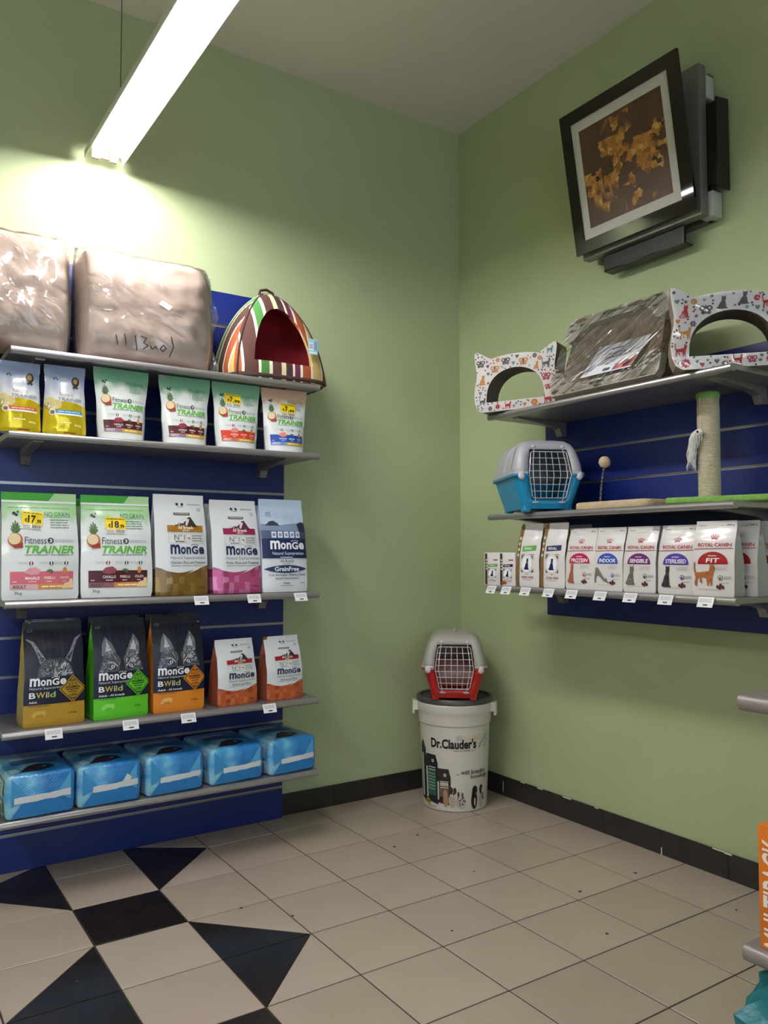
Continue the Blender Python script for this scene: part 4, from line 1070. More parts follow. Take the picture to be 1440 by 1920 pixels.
# ---------------------------------------------------------------- cushions in plastic bags
M_CUSH = noisy('beige_plush', '#d2bcae', '#dcc8bb', 7, 0.9, (90, 0.15, 0.003))
def cushion(label, cx, W, H, T, rz, lean, seed, y=-0.175, pen=False, tagc=False):
    t = thing('dog_cushion', label, 'cushion', (cx, y, 1.9466), rz, 'beige cushions wrapped in clear plastic', rx=-lean)
    def surf(grow, rough, side=1):
        def P(u, v):
            a = max(0.0, 1-abs(u)**6)**0.5 * max(0.0, 1-abs(v)**3.2)**0.5
            pin = 1-0.045*(1-u*u)*abs(v)**3
            x = W/2*u*(1-0.05*v*v*v*v)*grow; z = H/2*(1+v*pin*grow)
            d = T/2*(a**0.8)*grow*(1+0.15*noise.noise(Vector((u*1.5+seed, v*1.5, seed))))
            d += rough*noise.noise(Vector((u*5+seed, v*4, seed*2)))*min(1, a*2)
            return x, d, max(z, 0.0008*side)
        return P
    n = 26
    def pil(grow, rough, name, m, sd=1.0):
        P = surf(grow, rough); v = []; f = []
        for s in (-1, 1):
            for j in range(n+1):
                for i in range(n+1):
                    x, d, z = P(-1+2*i/n, -1+2*j/n); v.append((x, s*d, z))
        o1 = (n+1)**2
        for j in range(n):
            for i in range(n):
                a = j*(n+1)+i; q = (a, a+1, a+n+2, a+n+1); f.append(q); f.append(tuple(o1+k for k in q[::-1]))
        ring = [i for i in range(n+1)] + [(n+1)*(j+1)+n for j in range(n)] + [(n+1)*n+n-1-i for i in range(n)] + [(n+1)*(n-1-j) for j in range(n-1)]
        for a, b in zip(ring, ring[1:]+ring[:1]): f.append((a, o1+a, o1+b, b))
        return ob(name, mesh_from(name, v, f, [m], None, 80), t), P
    pil(1.0, 0.006, 'cushion_body', M_CUSH)
    cov, P = pil(1.035, 0.012, 'plastic_cover', M_CLEAR)
    if pen:
        # gathered end of the plastic bag sticking out sideways
        b = MB(clear_plastic('gathered_plastic', 0.12, 0.8, 14.0, '#f4f4f8', 0.16, 0.12)); v = []; f = []; nn = 10
        for j in range(nn+1):
            for i in range(7):
                k = i/6; z = H*(0.02+0.96*j/nn)
                v.append((W/2*0.97+0.045*k*(0.8+0.3*math.sin(j*1.3)), 0.02*math.sin(k*5+j*0.9)*(0.4+k), z*(1-0.05*k)+0.001))
        for j in range(nn):
            for i in range(6): f.append((j*7+i, j*7+i+1, (j+1)*7+i+1, (j+1)*7+i))
        b.add(v, f); b.build('bag_end', t, 80)
    def S(u, w, off=0.0):
        x, d, z = P(2*u-1, 2*w-1); return Vector((x, -d-off-0.001, z))
    if pen:
        p = Print(S, W, H, 0.02); c = '#2a2426'
        for pts in ([(0.02, 0.2), (0.035, 0.12)], [(0.10, 0.22), (0.115, 0.13)], [(0.20, 0.22), (0.22, 0.10)], [(0.25, 0.22), (0.30, 0.205), (0.275, 0.165), (0.32, 0.145), (0.27, 0.11)], [(0.34, 0.15), (0.36, 0.12), (0.39, 0.15), (0.41, 0.12)], [(0.43, 0.13), (0.46, 0.165), (0.49, 0.14), (0.46, 0.11), (0.43, 0.13)], [(0.53, 0.24), (0.555, 0.16), (0.53, 0.075)]):
            p.line([(0.22+a*0.75, b_) for a, b_ in pts], 0.007, c, 1)
        p.build('pen_mark', t)
    if tagc:
        p = Print(S, W, H, 0.02); p.poly([(0.53, 0.50), (0.60, 0.455), (0.625, 0.49), (0.555, 0.535)], '#e9e2dc', 1); p.build('care_tag', t)
cushion('beige plush cushion in clear plastic, beside the shelf end', -2.300, 0.408, 0.475, 0.25, 0.0, 0.12, 1.0, y=-0.222)
cushion('beige plush cushion in clear plastic with a pen mark, beside the striped pet house', -1.802, 0.540, 0.470, 0.26, 0.0, 0.12, 4.0, y=-0.226, pen=True, tagc=True)

# ---------------------------------------------------------------- striped pet house
def stripes_mat():
    m = mat('striped_cotton', '#4a2c22', 0.85)
    uv = N(m, 'ShaderNodeUVMap'); sp = N(m, 'ShaderNodeSeparateXYZ'); LK(m, uv.outputs['UV'], sp.inputs[0])
    fr = N(m, 'ShaderNodeMath', operation='FRACT'); LK(m, sp.outputs['X'], fr.inputs[0])
    seq = [('#4a2a22', 11), ('#e6ddcb', 2), ('#3f7a38', 7), ('#e6ddcb', 3), ('#4a2a22', 8), ('#d8c9a0', 4), ('#3a2026', 6), ('#e6ddcb', 2), ('#5a1f3c', 5), ('#e6ddcb', 2), ('#9c4c2c', 8), ('#e6ddcb', 1.5), ('#c8ae6a', 10), ('#e6ddcb', 1.5), ('#a3532f', 8), ('#e6ddcb', 2)]
    tot = sum(w for _, w in seq); p = 0; stops = []
    for c, w in seq: stops.append((p/tot, c)); p += w
    r = ramp(m, fr.outputs[0], stops, 'CONSTANT'); LK(m, r.outputs['Color'], BS(m).inputs['Base Color'])
    add_bump(m, 40, 0.25, 0.004)
    return m
M_STRIPE = stripes_mat(); M_RED = noisy('red_lining', '#7d0f1c', '#8d1422', 12, 0.9); M_DKBR = mat('dark_brown_fabric', '#35201c', 0.9)
def pet_house(loc, rz):
    t = thing('pet_house', 'striped fabric pet house with a dark red lining beside the wrapped cushions', 'pet bed', loc, rz)
    W, D, H = 0.235, 0.180, 0.425
    def fac(tt): return max(0.0, 1-max(0.0, tt)**2.3)**0.62*0.86+0.14*(1-tt)
    def shell(sw, z0, s=1.0, nt=26, na=56):
        v = []; f = []
        for j in range(nt+1):
            tt = j/nt; k = fac(tt)*(1-0.05*max(0, 0.12-tt)/0.12); e = 4.2-1.6*tt
            for i in range(na):
                a = 2*math.pi*i/na; c, s_ = math.cos(a), math.sin(a)
                q = (abs(c)**e+abs(s_)**e)**(-1/e)
                x, y = c*q*W*k*sw, s_*q*D*(k**0.85 if tt < 1 else 0)*sw
                v.append((x, y + 0.03*tt, z0+tt*H*s))
        for j in range(nt):
            for i in range(na):
                i2 = (i+1) % na; f.append((j*na+i, j*na+i2, (j+1)*na+i2, (j+1)*na+i))
        f.append(tuple(range(na))[::-1]); f.append(tuple(range(nt*na, (nt+1)*na)))
        bm = bmesh.new(); vv = [bm.verts.new(p) for p in v]
        for q in f:
            try: bm.faces.new([vv[i] for i in q])
            except ValueError: pass
        bmesh.ops.remove_doubles(bm, verts=bm.verts[:], dist=1e-5); bmesh.ops.recalc_face_normals(bm, faces=bm.faces[:])
        me = bpy.data.meshes.new('s'); bm.to_mesh(me); bm.free(); return me
    outer = bpy.data.objects.new('o', shell(1.0, 0.0)); inner = bpy.data.objects.new('i', shell(0.84, 0.075, 0.76))
    arch = MB(M_RED); pts = [(-0.135, 0.075), (0.135, 0.075)]
    for k in range(1, 12):
        a = k/12; pts.append((0.135*math.cos(math.pi*a)*(1-0.16*math.sin(math.pi*a)), 0.075+0.255*math.sin(math.pi*a)**0.95))
    arch.prism(pts, -0.4, 0.0, 'y')
    cut = bpy.data.objects.new('c', mesh_from('c', arch.v, arch.f, [], None, 0))
    bm = bmesh.new(); bm.from_mesh(cut.data); bmesh.ops.recalc_face_normals(bm, faces=bm.faces[:]); bm.to_mesh(cut.data); bm.free()
    for o in (outer, inner, cut): COL.objects.link(o)
    for o in (inner, cut):
        md = outer.modifiers.new('b', 'BOOLEAN'); md.operation = 'DIFFERENCE'; md.object = o; md.solver = 'EXACT'
    dg = bpy.context.evaluated_depsgraph_get(); dg.update()
    me = bpy.data.meshes.new_from_object(outer.evaluated_get(dg))
    for o in (outer, inner, cut): bpy.data.objects.remove(o)
    me.name = 'body'; me.materials.clear(); me.materials.append(M_STRIPE); me.materials.append(M_RED)
    uv = me.uv_layers.new(name='UVMap') if not me.uv_layers else me.uv_layers[0]
    for p in me.polygons:
        c = p.center; tt = min(0.999, max(0.0, c.z/H)); k = fac(tt); e = 4.2-1.6*tt
        r = (abs(c.x/(W*k+1e-6))**e + abs((c.y-0.03*tt)/(D*k**0.85+1e-6))**e)**(1/e)
        p.material_index = 1 if r < 0.93 and 0.01 < c.z else 0
        p.use_smooth = True
        front = abs(p.normal.y) > abs(p.normal.x)*0.8
        for li in p.loop_indices:
            q = me.vertices[me.loops[li].vertex_index].co
            uv.data[li].uv = ((q.x*2.4+0.42) if front else (q.y*2.4+0.1+0.25*(1-k)), q.z)
    me.update(); me.set_sharp_from_angle(angle=math.radians(50))
    ob('body', me, t)
    # piping along the front seams, handle loop, base pad, hang tag
    for s in (-1, 1):
        pts = []
        for j in range(15):
            tt = j/14*0.97; k = fac(tt); e = 4.2-1.6*tt; a = math.radians(-90+s*47); c, s_ = math.cos(a), math.sin(a); q = (abs(c)**e+abs(s_)**e)**(-1/e)
            pts.append((c*q*W*k*1.005, s_*q*D*k**0.85*1.005+0.03*tt, tt*H))
        b = MB(M_DKBR); b.tube(pts, 0.004, 6); b.build('piping', t, 60)
    b = MB(M_DKBR); b.tube([(-0.035, 0.03, H-0.012), (-0.03, 0.03, H+0.012), (0.0, 0.03, H+0.02), (0.03, 0.03, H+0.008), (0.04, 0.03, H-0.02)], 0.006, 6); b.build('handle_loop', t, 60)
    b = MB(M_DKBR); q = []
    for i in range(48):
        a = 2*math.pi*i/48; c, s_ = math.cos(a), math.sin(a); k = (abs(c)**4.2+abs(s_)**4.2)**(-1/4.2); q.append((c*k*W*0.965, s_*k*D*0.965))
    n = len(q); v = []
    for s_, z in ((0.97, 0.0), (1.01, 0.006), (1.01, 0.018), (0.98, 0.024)): v += [(x*s_, y*s_, z) for x, y in q]
    b.add(v, [(j*n+i, j*n+(i+1) % n, (j+1)*n+(i+1) % n, (j+1)*n+i) for j in range(3) for i in range(n)] + [tuple(range(n))[::-1], tuple(range(3*n, 4*n))]); b.build('base', t, 50)
    b = MB(mat('tag_blue', '#9cc4dc', 0.4, 0, 0.3)); b.box((0.104, -D-0.001, 0.125), (0.150, -D+0.0005, 0.192))
    o = b.build('hang_tag', t, 0)
    p = Print(plane_S((0.104, -D-0.001, 0.125), (0.046, 0, 0), (0, 0, 0.067), (0, -1, 0)), 0.048, 0.067); p.rect(0.08, 0.25, 0.55, 0.75, '#eef3f6', 0); p.lines(0.12, 0.35, 0.5, 0.7, 4, '#5a4a50', 1, 3); p.rect(0.1, 0.05, 0.9, 0.18, '#d6e6ee', 0); p.lines(0.62, 0.3, 0.92, 0.9, 6, '#3f7fa8', 1, 5); p.build('tag_print', o)
pet_house((-1.255, -0.217, 1.9456), -0.03)

# ---------------------------------------------------------------- packs of training pads
def pad_mat():
    m = mat('pad_pack_film', '#2f86c8', 0.28, 0, 0.4)
    tc = N(m, 'ShaderNodeTexCoord'); sp = N(m, 'ShaderNodeSeparateXYZ'); LK(m, tc.outputs['Object'], sp.inputs[0])
    nz = N(m, 'ShaderNodeTexNoise'); nz.inputs['Scale'].default_value = 9; LK(m, tc.outputs['Object'], nz.inputs['Vector'])
    a = N(m, 'ShaderNodeMath', operation='MULTIPLY_ADD'); LK(m, sp.outputs['X'], a.inputs[0]); a.inputs[1].default_value = 1.6; LK(m, nz.outputs['Fac'], a.inputs[2])
    r = ramp(m, a.outputs[0], [(0.28, '#8ac4dc'), (0.42, '#4a9ed6'), (0.6, '#2474bc'), (0.8, '#2f86c8')]); LK(m, r.outputs['Color'], BS(m).inputs['Base Color'])
    wv = N(m, 'ShaderNodeTexWave'); wv.inputs['Scale'].default_value = 42; wv.inputs['Distortion'].default_value = 1.5; wv.bands_direction = 'Z'
    mp = N(m, 'ShaderNodeMapping'); mp.inputs['Rotation'].default_value = (0, 0.5, 0); LK(m, tc.outputs['Object'], mp.inputs[0]); LK(m, mp.outputs[0], wv.inputs['Vector'])
    mx = N(m, 'ShaderNodeMath', operation='ADD'); n2 = N(m, 'ShaderNodeTexNoise'); n2.inputs['Scale'].default_value = 22; n2.inputs['Distortion'].default_value = 1.0
    LK(m, tc.outputs['Object'], n2.inputs['Vector']); LK(m, n2.outputs['Fac'], mx.inputs[0]); s2 = N(m, 'ShaderNodeMath', operation='MULTIPLY'); s2.inputs[1].default_value = 0.12; LK(m, wv.outputs['Fac'], s2.inputs[0]); LK(m, s2.outputs[0], mx.inputs[1])
    bp = N(m, 'ShaderNodeBump'); bp.inputs['Strength'].default_value = 0.55; bp.inputs['Distance'].default_value = 0.006; LK(m, mx.outputs[0], bp.inputs['Height']); LK(m, bp.outputs[0], BS(m).inputs['Normal'])
    return m
M_PAD = pad_mat(); M_TAPE = film('white_tape', '#d5dade', None, rough=0.3, bump=0.5)
def pad_pack(label, cx, y, W, H, D, rz, seed, style):
    t = thing('training_pad_pack', label, 'pack', (cx, y, 0.3006), rz, 'blue packs of training pads on the lowest dog shelf')
    def bul(p, Q):
        w = noise.noise(Vector((p.x*1.3+seed, p.y*1.3, p.z*1.3)))*0.006
        Q = Q.copy(); Q.y += (p.y*0.010*(1-p.x*p.x)*(1-p.z*p.z)); Q.z += p.z*0.006*(1-p.x*p.x)*(1-p.y*p.y) if p.z > 0 else 0
        Q.x += p.x*0.004*(1-p.z*p.z) + w*0.5*(1 if p.z > -0.8 else 0)
        return Q
    vl, fl = rounded_box((W/2, D/2, H/2), 0.014, 6, bul)
    b = MB(M_PAD); b.add([v+Vector((0, 0, H/2)) for v in vl], fl); b.build('body', t, 70)
    def S(u, v, off=0.0):
        x, z = (2*u-1), (2*v-1); e = 0.88
        edge = 0.014*max(0, (max(abs(x), abs(z))-0.90)/0.10)**2
        return Vector((x*W/2*0.985, -D/2-0.010*(1-x*x)*(1-z*z)-off-0.0015+edge, H/2+z*H/2*0.98))
    p = Print(S, W, H, 0.012)
    p.poly([(0.06, 0.95), (0.30, 0.50), (0.06, 0.30)], '#3a8cc4', 1); p.poly([(0.95, 0.95), (0.74, 0.52), (0.95, 0.30)], '#5ca6d6', 1)
    p.poly([(0.06, 0.05), (0.22, 0.38), (0.80, 0.40), (0.95, 0.06)], '#2b7cc0', 1)
    o = p.build('folded_flaps', t)
    p = Print(S, W, H, 0.012); r = random.Random(seed)
    y0 = 0.44 if style != 2 else 0.40
    pts = []; n = 10; x0, x1 = (0.10, 0.95) if style == 0 else (0.22, 0.97)
    for k in range(n+1): pts.append((x0+(x1-x0)*k/n, y0-0.065-0.02*r.random()+0.05*(k/n)))
    for k in range(n, -1, -1): pts.append((x0+(x1-x0)*k/n, y0+0.065+0.02*r.random()+0.05*(k/n)))
    p.poly(pts, M_TAPE, 3)
    if style == 1: p.poly([(0.70, 0.55), (0.78, 0.72), (0.86, 0.62), (0.80, 0.50)], M_TAPE, 4)
    p.build('white_tape', t)
    T = lambda u, v, off=0.0: Vector(((2*u-1)*W/2*0.98, -D/2+v*D, H+0.006*(1-(2*u-1)**2)*(1-(2*v-1)**2)+off+0.001))
    p = Print(T, W, D, 0.015)
    p.poly([(0.20, 0.10), (0.36, 0.30), (0.52, 0.36), (0.70, 0.30), (0.76, 0.20), (0.60, 0.12), (0.48, 0.08), (0.30, 0.10)], '#1c2430', 1)
    p.poly([(0.28, 0.14), (0.40, 0.26), (0.52, 0.24), (0.46, 0.10)], '#3a2026', 2); p.ell(0.60, 0.22, 0.03, 0.015, '#aab4bc', 2); p.rect(0.15, 0.45, 0.85, 0.62, '#4a5f86', 1); p.rect(0.2, 0.68, 0.6, 0.73, '#cfd8e0', 1)
    p.poly([(0.08, 0.05), (0.22, 0.14), (0.15, 0.28), (0.05, 0.25)], '#a9d0e0', 1)
    p.build('top_picture', t)
    L = lambda u, v, off=0.0: Vector((-W/2-0.004*(1-(2*v-1)**2)-off-0.0035, D/2-0.02-u*(D-0.05), H*(0.06+0.88*v)))
    p = Print(L, D, H, 0.015)
    p.rect(0.05, 0.0, 1.0, 0.40, '#c6d2d8', 1); p.rect(0.05, 0.5, 1.0, 0.92, '#b5ccd6', 1)
    x = 0.72
    while x < 0.95: w = r.uniform(0.006, 0.016); p.rect(x, 0.05, x+w, 0.32, '#23262a', 2); x += w+r.uniform(0.006, 0.014)
    for k in range(3): p.rect(0.82, 0.58+0.1*k, 0.86, 0.63+0.1*k, '#2a3038', 2)
    p.build('side_print', t)
PADS = [('blue pack of training pads below the lynx bag, its white tape across both flaps', -2.195, -0.235, 0.222, 0.150, 0.01, 0), ('blue pack of training pads with a torn corner of white tape sticking up', -1.957, -0.235, 0.220, 0.147, -0.01, 1),
        ('blue pack of training pads below the orange wolf bag', -1.715, -0.232, 0.220, 0.145, 0.02, 2), ('blue pack of training pads below the gap between the salmon-based bags', -1.462, -0.228, 0.226, 0.140, 0.03, 2), ('blue pack of training pads at the open end of the lowest shelf', -1.215, -0.228, 0.216, 0.142, 0.05, 2)]
for k, (lb, x, y, w, h, rz, st) in enumerate(PADS): pad_pack(lb, x, y, w, h, 0.30, rz, 3.0+k*2, st)

# ---------------------------------------------------------------- cardboard cat heads
M_KRAFT = noisy('kraft_card', '#7d7061', '#877a6a', 30, 0.85); M_PRINTW = mat('white_print_card', '#e4dfe0', 0.3, 0, 0.35)
M_CORR = noisy('corrugated_inside', '#5c5248', '#6a5f53', 60, 0.9, (200, 0.4, 0.002), stretch=(1, 6, 1))
def cat_head(label, loc, rz, W, H, D, seed, tilt=0.0):
    t = thing('cat_head_scratcher', label, 'cat scratcher', loc, rz, 'printed cardboard cat heads'); t.rotation_euler = (0, tilt, rz)
    # outline in (x, z), counter-clockwise, normalised
    o = [(-0.40, 0.0), (0.40, 0.0), (0.455, 0.05), (0.485, 0.15), (0.495, 0.28), (0.485, 0.42), (0.465, 0.55), (0.462, 0.66), (0.478, 0.80), (0.49, 0.94), (0.482, 1.0), (0.455, 1.0), (0.40, 0.965), (0.33, 0.90), (0.28, 0.865), (0.20, 0.89), (0.10, 0.905), (0.0, 0.91)]
    o = o + [(-x, z) for x, z in o[::-1][1:-2]] + [(-0.455, 0.05)]
    out = [(x*W, z*H) for x, z in o]
    hole = [(-0.345*W, 0.155*H)] + [(0.345*W*math.cos(math.pi*(1-k/20))*(1.0), H*(0.155+0.53*math.sin(math.pi*k/20)**0.75)) for k in range(1, 20)] + [(0.345*W, 0.155*H)]
    hole = hole[::-1]   # counter-clockwise
    if sum(hole[q-1][0]*hole[q][1]-hole[q][0]*hole[q-1][1] for q in range(len(hole))) < 0: hole = hole[::-1]
    b = MB(M_PRINTW, M_KRAFT, M_CORR)
    allp = out + hole
    tr = geometry.tessellate_polygon([[Vector((x, z, 0)) for x, z in out], [Vector((x, z, 0)) for x, z in hole]])
    fr = []; bk = []
    for a, c, d in tr:
        ar = (allp[c][0]-allp[a][0])*(allp[d][1]-allp[a][1])-(allp[c][1]-allp[a][1])*(allp[d][0]-allp[a][0])
        if ar < 0: c, d = d, c
        fr.append((a, c, d)); bk.append((a, d, c))
    b.add([(x, -D/2, z) for x, z in allp], fr, 0); b.add([(x, D/2, z) for x, z in allp], bk, 1)
    n = len(out)
    b.add([(x, -D/2, z) for x, z in out]+[(x, D/2, z) for x, z in out], [(i, n+i, n+(i+1) % n, (i+1) % n) for i in range(n)], 1)
    n = len(hole)
    b.add([(x, -D/2, z) for x, z in hole]+[(x, D/2, z) for x, z in hole], [((i+1) % n, n+(i+1) % n, n+i, i) for i in range(n)], 2)
    bm = bmesh.new(); me = mesh_from('body', b.v, b.f, b.mats, b.m, 0)
    bm.from_mesh(me); bmesh.ops.remove_doubles(bm, verts=bm.verts[:], dist=1e-6); bmesh.ops.recalc_face_normals(bm, faces=bm.faces[:]); bm.to_mesh(me); bm.free()
    ob('body', me, t)
    # pattern: flowers, hearts, dots, butterflies, little cats
    p = Print(plane_S((-W/2, -D/2, 0), (W, 0, 0), (0, 0, H), (0, -1, 0)), W, H, 0.08); A = W/H; r = random.Random(seed)
    no = [(x/W+0.5, z/H) for x, z in out]; nh = [(x/W+0.5, z/H) for x, z in hole]
    def ok(x, y, s):
        for k in range(8):
            a = k*math.pi/4; q = (x+s*math.cos(a), y+s*A*math.sin(a))
            if not inside(q, no) or inside(q, nh): return False
        return True
    placed = []
    RED, PIN, ORA, TEA, GRY, BLK = '#b52a34', '#c43a52', '#c98a4a', '#5f8a88', '#5a5660', '#22202a'
    def flower(x, y, s, c, n_=8):
        for k in range(n_):
            a = k*2*math.pi/n_; p.ell(x+0.62*s*math.cos(a), y+0.62*s*A*math.sin(a), 0.3*s, 0.3*s*A, c, 1, 7)
        p.ell(x, y, 0.4*s, 0.4*s*A, c, 2, 8); p.ell(x, y, 0.2*s, 0.2*s*A, '#e8c8c0', 3, 7)
    def heart(x, y, s, c): p.poly([(x, y-0.8*s*A), (x+0.7*s, y+0.1*s*A), (x+0.55*s, y+0.6*s*A), (x+0.2*s, y+0.6*s*A), (x, y+0.3*s*A), (x-0.2*s, y+0.6*s*A), (x-0.55*s, y+0.6*s*A), (x-0.7*s, y+0.1*s*A)], c, 1)
    def butterfly(x, y, s, c):
        for sx in (-1, 1):
            p.ell(x+sx*0.5*s, y+0.25*s*A, 0.45*s, 0.42*s*A, c, 1, 9); p.ell(x+sx*0.4*s, y-0.4*s*A, 0.3*s, 0.3*s*A, c, 1, 8); p.ell(x+sx*0.5*s, y+0.25*s*A, 0.2*s, 0.2*s*A, '#e6d8d6', 2, 7)
        p.line([(x, y-0.6*s*A), (x, y+0.7*s*A)], 0.14*s, BLK, 2)
    def kitty(x, y, s, c):
        p.poly([(x+s*(a-0.5)*1.7, y+s*A*(b_-0.5)*2.0) for a, b_ in (CAT_SIT if r.random() < 0.5 else CAT_WALK)], c, 1)
    for size, kinds, tries in ((0.058, ('kitty', 'butterfly'), 140), (0.044, ('flower', 'butterfly', 'kitty'), 260), (0.030, ('flower', 'heart'), 400), (0.017, ('heart', 'star'), 500), (0.009, ('dot',), 500)):
        for _ in range(tries):
            x, y = r.random(), r.random()
            if not ok(x, y, size*1.05): continue
            if any((x-a)**2+((y-b_)/A)**2 < (size+c)**2*1.1 for a, b_, c in placed): continue
            placed.append((x, y, size)); k = r.choice(kinds)
            if k == 'flower': flower(x, y, size, r.choice([RED, PIN, ORA, GRY]), r.choice((6, 8)))
            elif k == 'heart': heart(x, y, size, r.choice([RED, TEA, ORA, GRY]))
            elif k == 'butterfly': butterfly(x, y, size, r.choice([RED, GRY, ORA, PIN]))
            elif k == 'kitty': kitty(x, y, size, r.choice([TEA, RED, RED, ORA, GRY]))
            elif k == 'dot': p.ell(x, y, size, size*A, r.choice([BLK, BLK, TEA, RED]), 1, 7)
            else:
                for q in range(3):
                    a = q*math.pi/3; p.line([(x-size*math.cos(a), y-size*A*math.sin(a)), (x+size*math.cos(a), y+size*A*math.sin(a))], 0.35*size, r.choice([BLK, TEA]), 1)
    p.build('printed_pattern', t)
    b = MB(M_WRAPT); b.add([(x*1.002, -D/2-0.0045, z*1.002) for x, z in allp], fr); b.build('shrink_film', t, 0)
cat_head('printed cardboard cat head overhanging the shelf end by the corner', (-0.325, -0.825, 1.8396), RZ+0.41, 0.395, 0.272, 0.12, 3)
cat_head('printed cardboard cat head turned on the shelf corner next to the lounge', (-0.277, -1.808, 1.8396), RZ+0.71, 0.395, 0.285, 0.12, 8)

# ---------------------------------------------------------------- wrapped cardboard lounge
M_CARD = noisy('corrugated_card', '#75604d', '#8d7660', 90, 0.85, (260, 0.6, 0.003), stretch=(1.0, 1.0, 0.25)); M_FISH = noisy('fish_print_card', '#a79e92', '#b2a99d', 20, 0.5, None, coat=0.3)
def lounge(loc, rz, lean):
    t = thing('cat_lounge', 'brown corrugated cat lounge in clear wrap leaning between the two cat heads', 'cat scratcher', loc, rz, rx=-lean)
    L, T, H = 0.268, 0.080, 0.336
    def bul(p, Q):
        Q = Q.copy(); k = max(0, 1-abs(p.x)**3)*max(0, 1-abs(p.z)**3)
        if p.y < -0.5: Q.y += 0.045*k
        Q.x *= 1-0.10*(p.z*0.5+0.5); Q.x += 0.02*(p.z*0.5+0.5)
        return Q
    vl, fl = rounded_box((L, T, H/2), 0.07, 8, bul); b = MB(M_CARD); b.add([v+Vector((0, 0, H/2)) for v in vl], fl); b.build('body', t, 60)
    def bar(z0, up, sh, name):
        q = [(-L+0.01, 0.0), (L-0.01, 0.0), (L+0.004, 0.02), (L+0.004, 0.085), (L-0.015, 0.105), (L-0.05, 0.10), (L-0.075, 0.065), (L-0.11, 0.042), (0, 0.038), (-L+0.11, 0.042), (-L+0.075, 0.065), (-L+0.05, 0.10), (-L+0.015, 0.105), (-L-0.004, 0.085), (-L-0.004, 0.02)]
        q = [(x*sh[0]+sh[1], z0+up*z) for x, z in q]
        if up < 0: q = q[::-1]
        b = MB(M_FISH); b.prism(q, -T-0.004, -T+0.03, 'y'); o = b.build(name, t, 30)
        p = Print(plane_S((-L, -T-0.004, 0), (2*L, 0, 0), (0, 0, H), (0, -1, 0)), 2*L, H, 0.1); A = 2*L/H; rr = random.Random(4 if up > 0 else 9)
        nq = [(x/(2*L)+0.5, z/H) for x, z in q]
        for k in range(60):
            x, y = rr.random(), z0/H+up*rr.random()*0.27
            s = rr.uniform(0.008, 0.03)
            if not all(inside((x+dx*s, y+dy*s*A*0.5), nq) for dx, dy in ((1, 0), (-1, 0), (0, 1), (0, -1))): continue
            if s > 0.018: p.ell(x, y, s, s*0.45*A, '#3f352c', 1, 10); p.poly([(x+s*0.8, y), (x+s*1.4, y+0.4*s*A), (x+s*1.4, y-0.4*s*A)], '#3f352c', 1)
            else:
                for qq in range(3):
                    a = qq*math.pi/3; p.line([(x-s*0.5*math.cos(a), y-s*0.5*A*math.sin(a)), (x+s*0.5*math.cos(a), y+s*0.5*A*math.sin(a))], 0.004, '#4a4138', 1)
        if up < 0:
            for cx in (0.16, 0.45, 0.74):
                p.ell(cx*sh[0]+0.05, 0.955, 0.055, 0.028, '#5a2a20', 2, 12)
                for k in range(4): p.line([(cx*sh[0]+0.02+0.02*k, 0.935), (cx*sh[0]+0.03+0.02*k, 0.975)], 0.006, '#a58a78', 3)
        p.build('fish_print', o)
    bar(0.0, 1, (1, 0), 'printed_rim'); bar(H, -1, (0.92, 0.02), 'printed_rim')
    S = lambda u, v, off=0.0: Vector((-0.11+0.25*u+0.05*v, -T+0.026-0.03*(1-v)-off, 0.055+0.135*v+0.03*u*0))
    p = Print(S, 0.25, 0.135, 0.05); p.rect(0, 0, 1, 1, '#dcdde6', 0)
    p.lines(0.32, 0.78, 0.55, 0.85, 1, '#4a4a58', 1, 3, 0.7); p.text('DIVANETTO DA', 0.32, 0.60, 0.66, 0.68, '#3a3a48', 1, 0.02); p.text('GRAFFIARE PER GATTI', 0.30, 0.48, 0.80, 0.56, '#3a3a48', 1, 0.02)
    for k in range(9):
        x = 0.62+0.04*k; p.poly([(x, 0.04), (x+0.035, 0.04), (x+0.05, 0.25+0.03*(k % 4)+0.02*k), (x+0.02, 0.2+0.02*k)], ['#6a2a6a', '#a8326a', '#c8503a', '#d88a4a', '#b06a7a'][k % 5], 1)
    p.lines(0.05, 0.06, 0.12, 0.45, 8, '#8a8a98', 1, 5, 0.5); p.lines(0.42, 0.06, 0.56, 0.16, 1, '#4a4a58', 1, 6, 0.9)
    p.build('paper_label', t)
    # stretched film over the front
    b = MB(M_WRAP); v = []; f = []; nx, nz = 24, 16
    for j in range(nz+1):
        for i in range(nx+1):
            u, w = i/nx, j/nz; x = (-L-0.006+(2*L+0.012)*u); x = x*(1-0.09*w)+0.02*w; x *= 1-0.10*abs(2*w-1)**6
            v.append((x, -T-0.010+0.018*math.sin(math.pi*u)*math.sin(math.pi*w)+0.004*noise.noise(Vector((u*9+w*6, w*3-u*2, 1.0))), 0.004+w*(H-0.006)))
    for j in range(nz):
        for i in range(nx): a = j*(nx+1)+i; f.append((a, a+1, a+nx+2, a+nx+1))
    b.add(v, f); b.build('clear_wrap', t, 80)
lounge((-0.288, -1.312, 1.8396), RZ, 0.26)

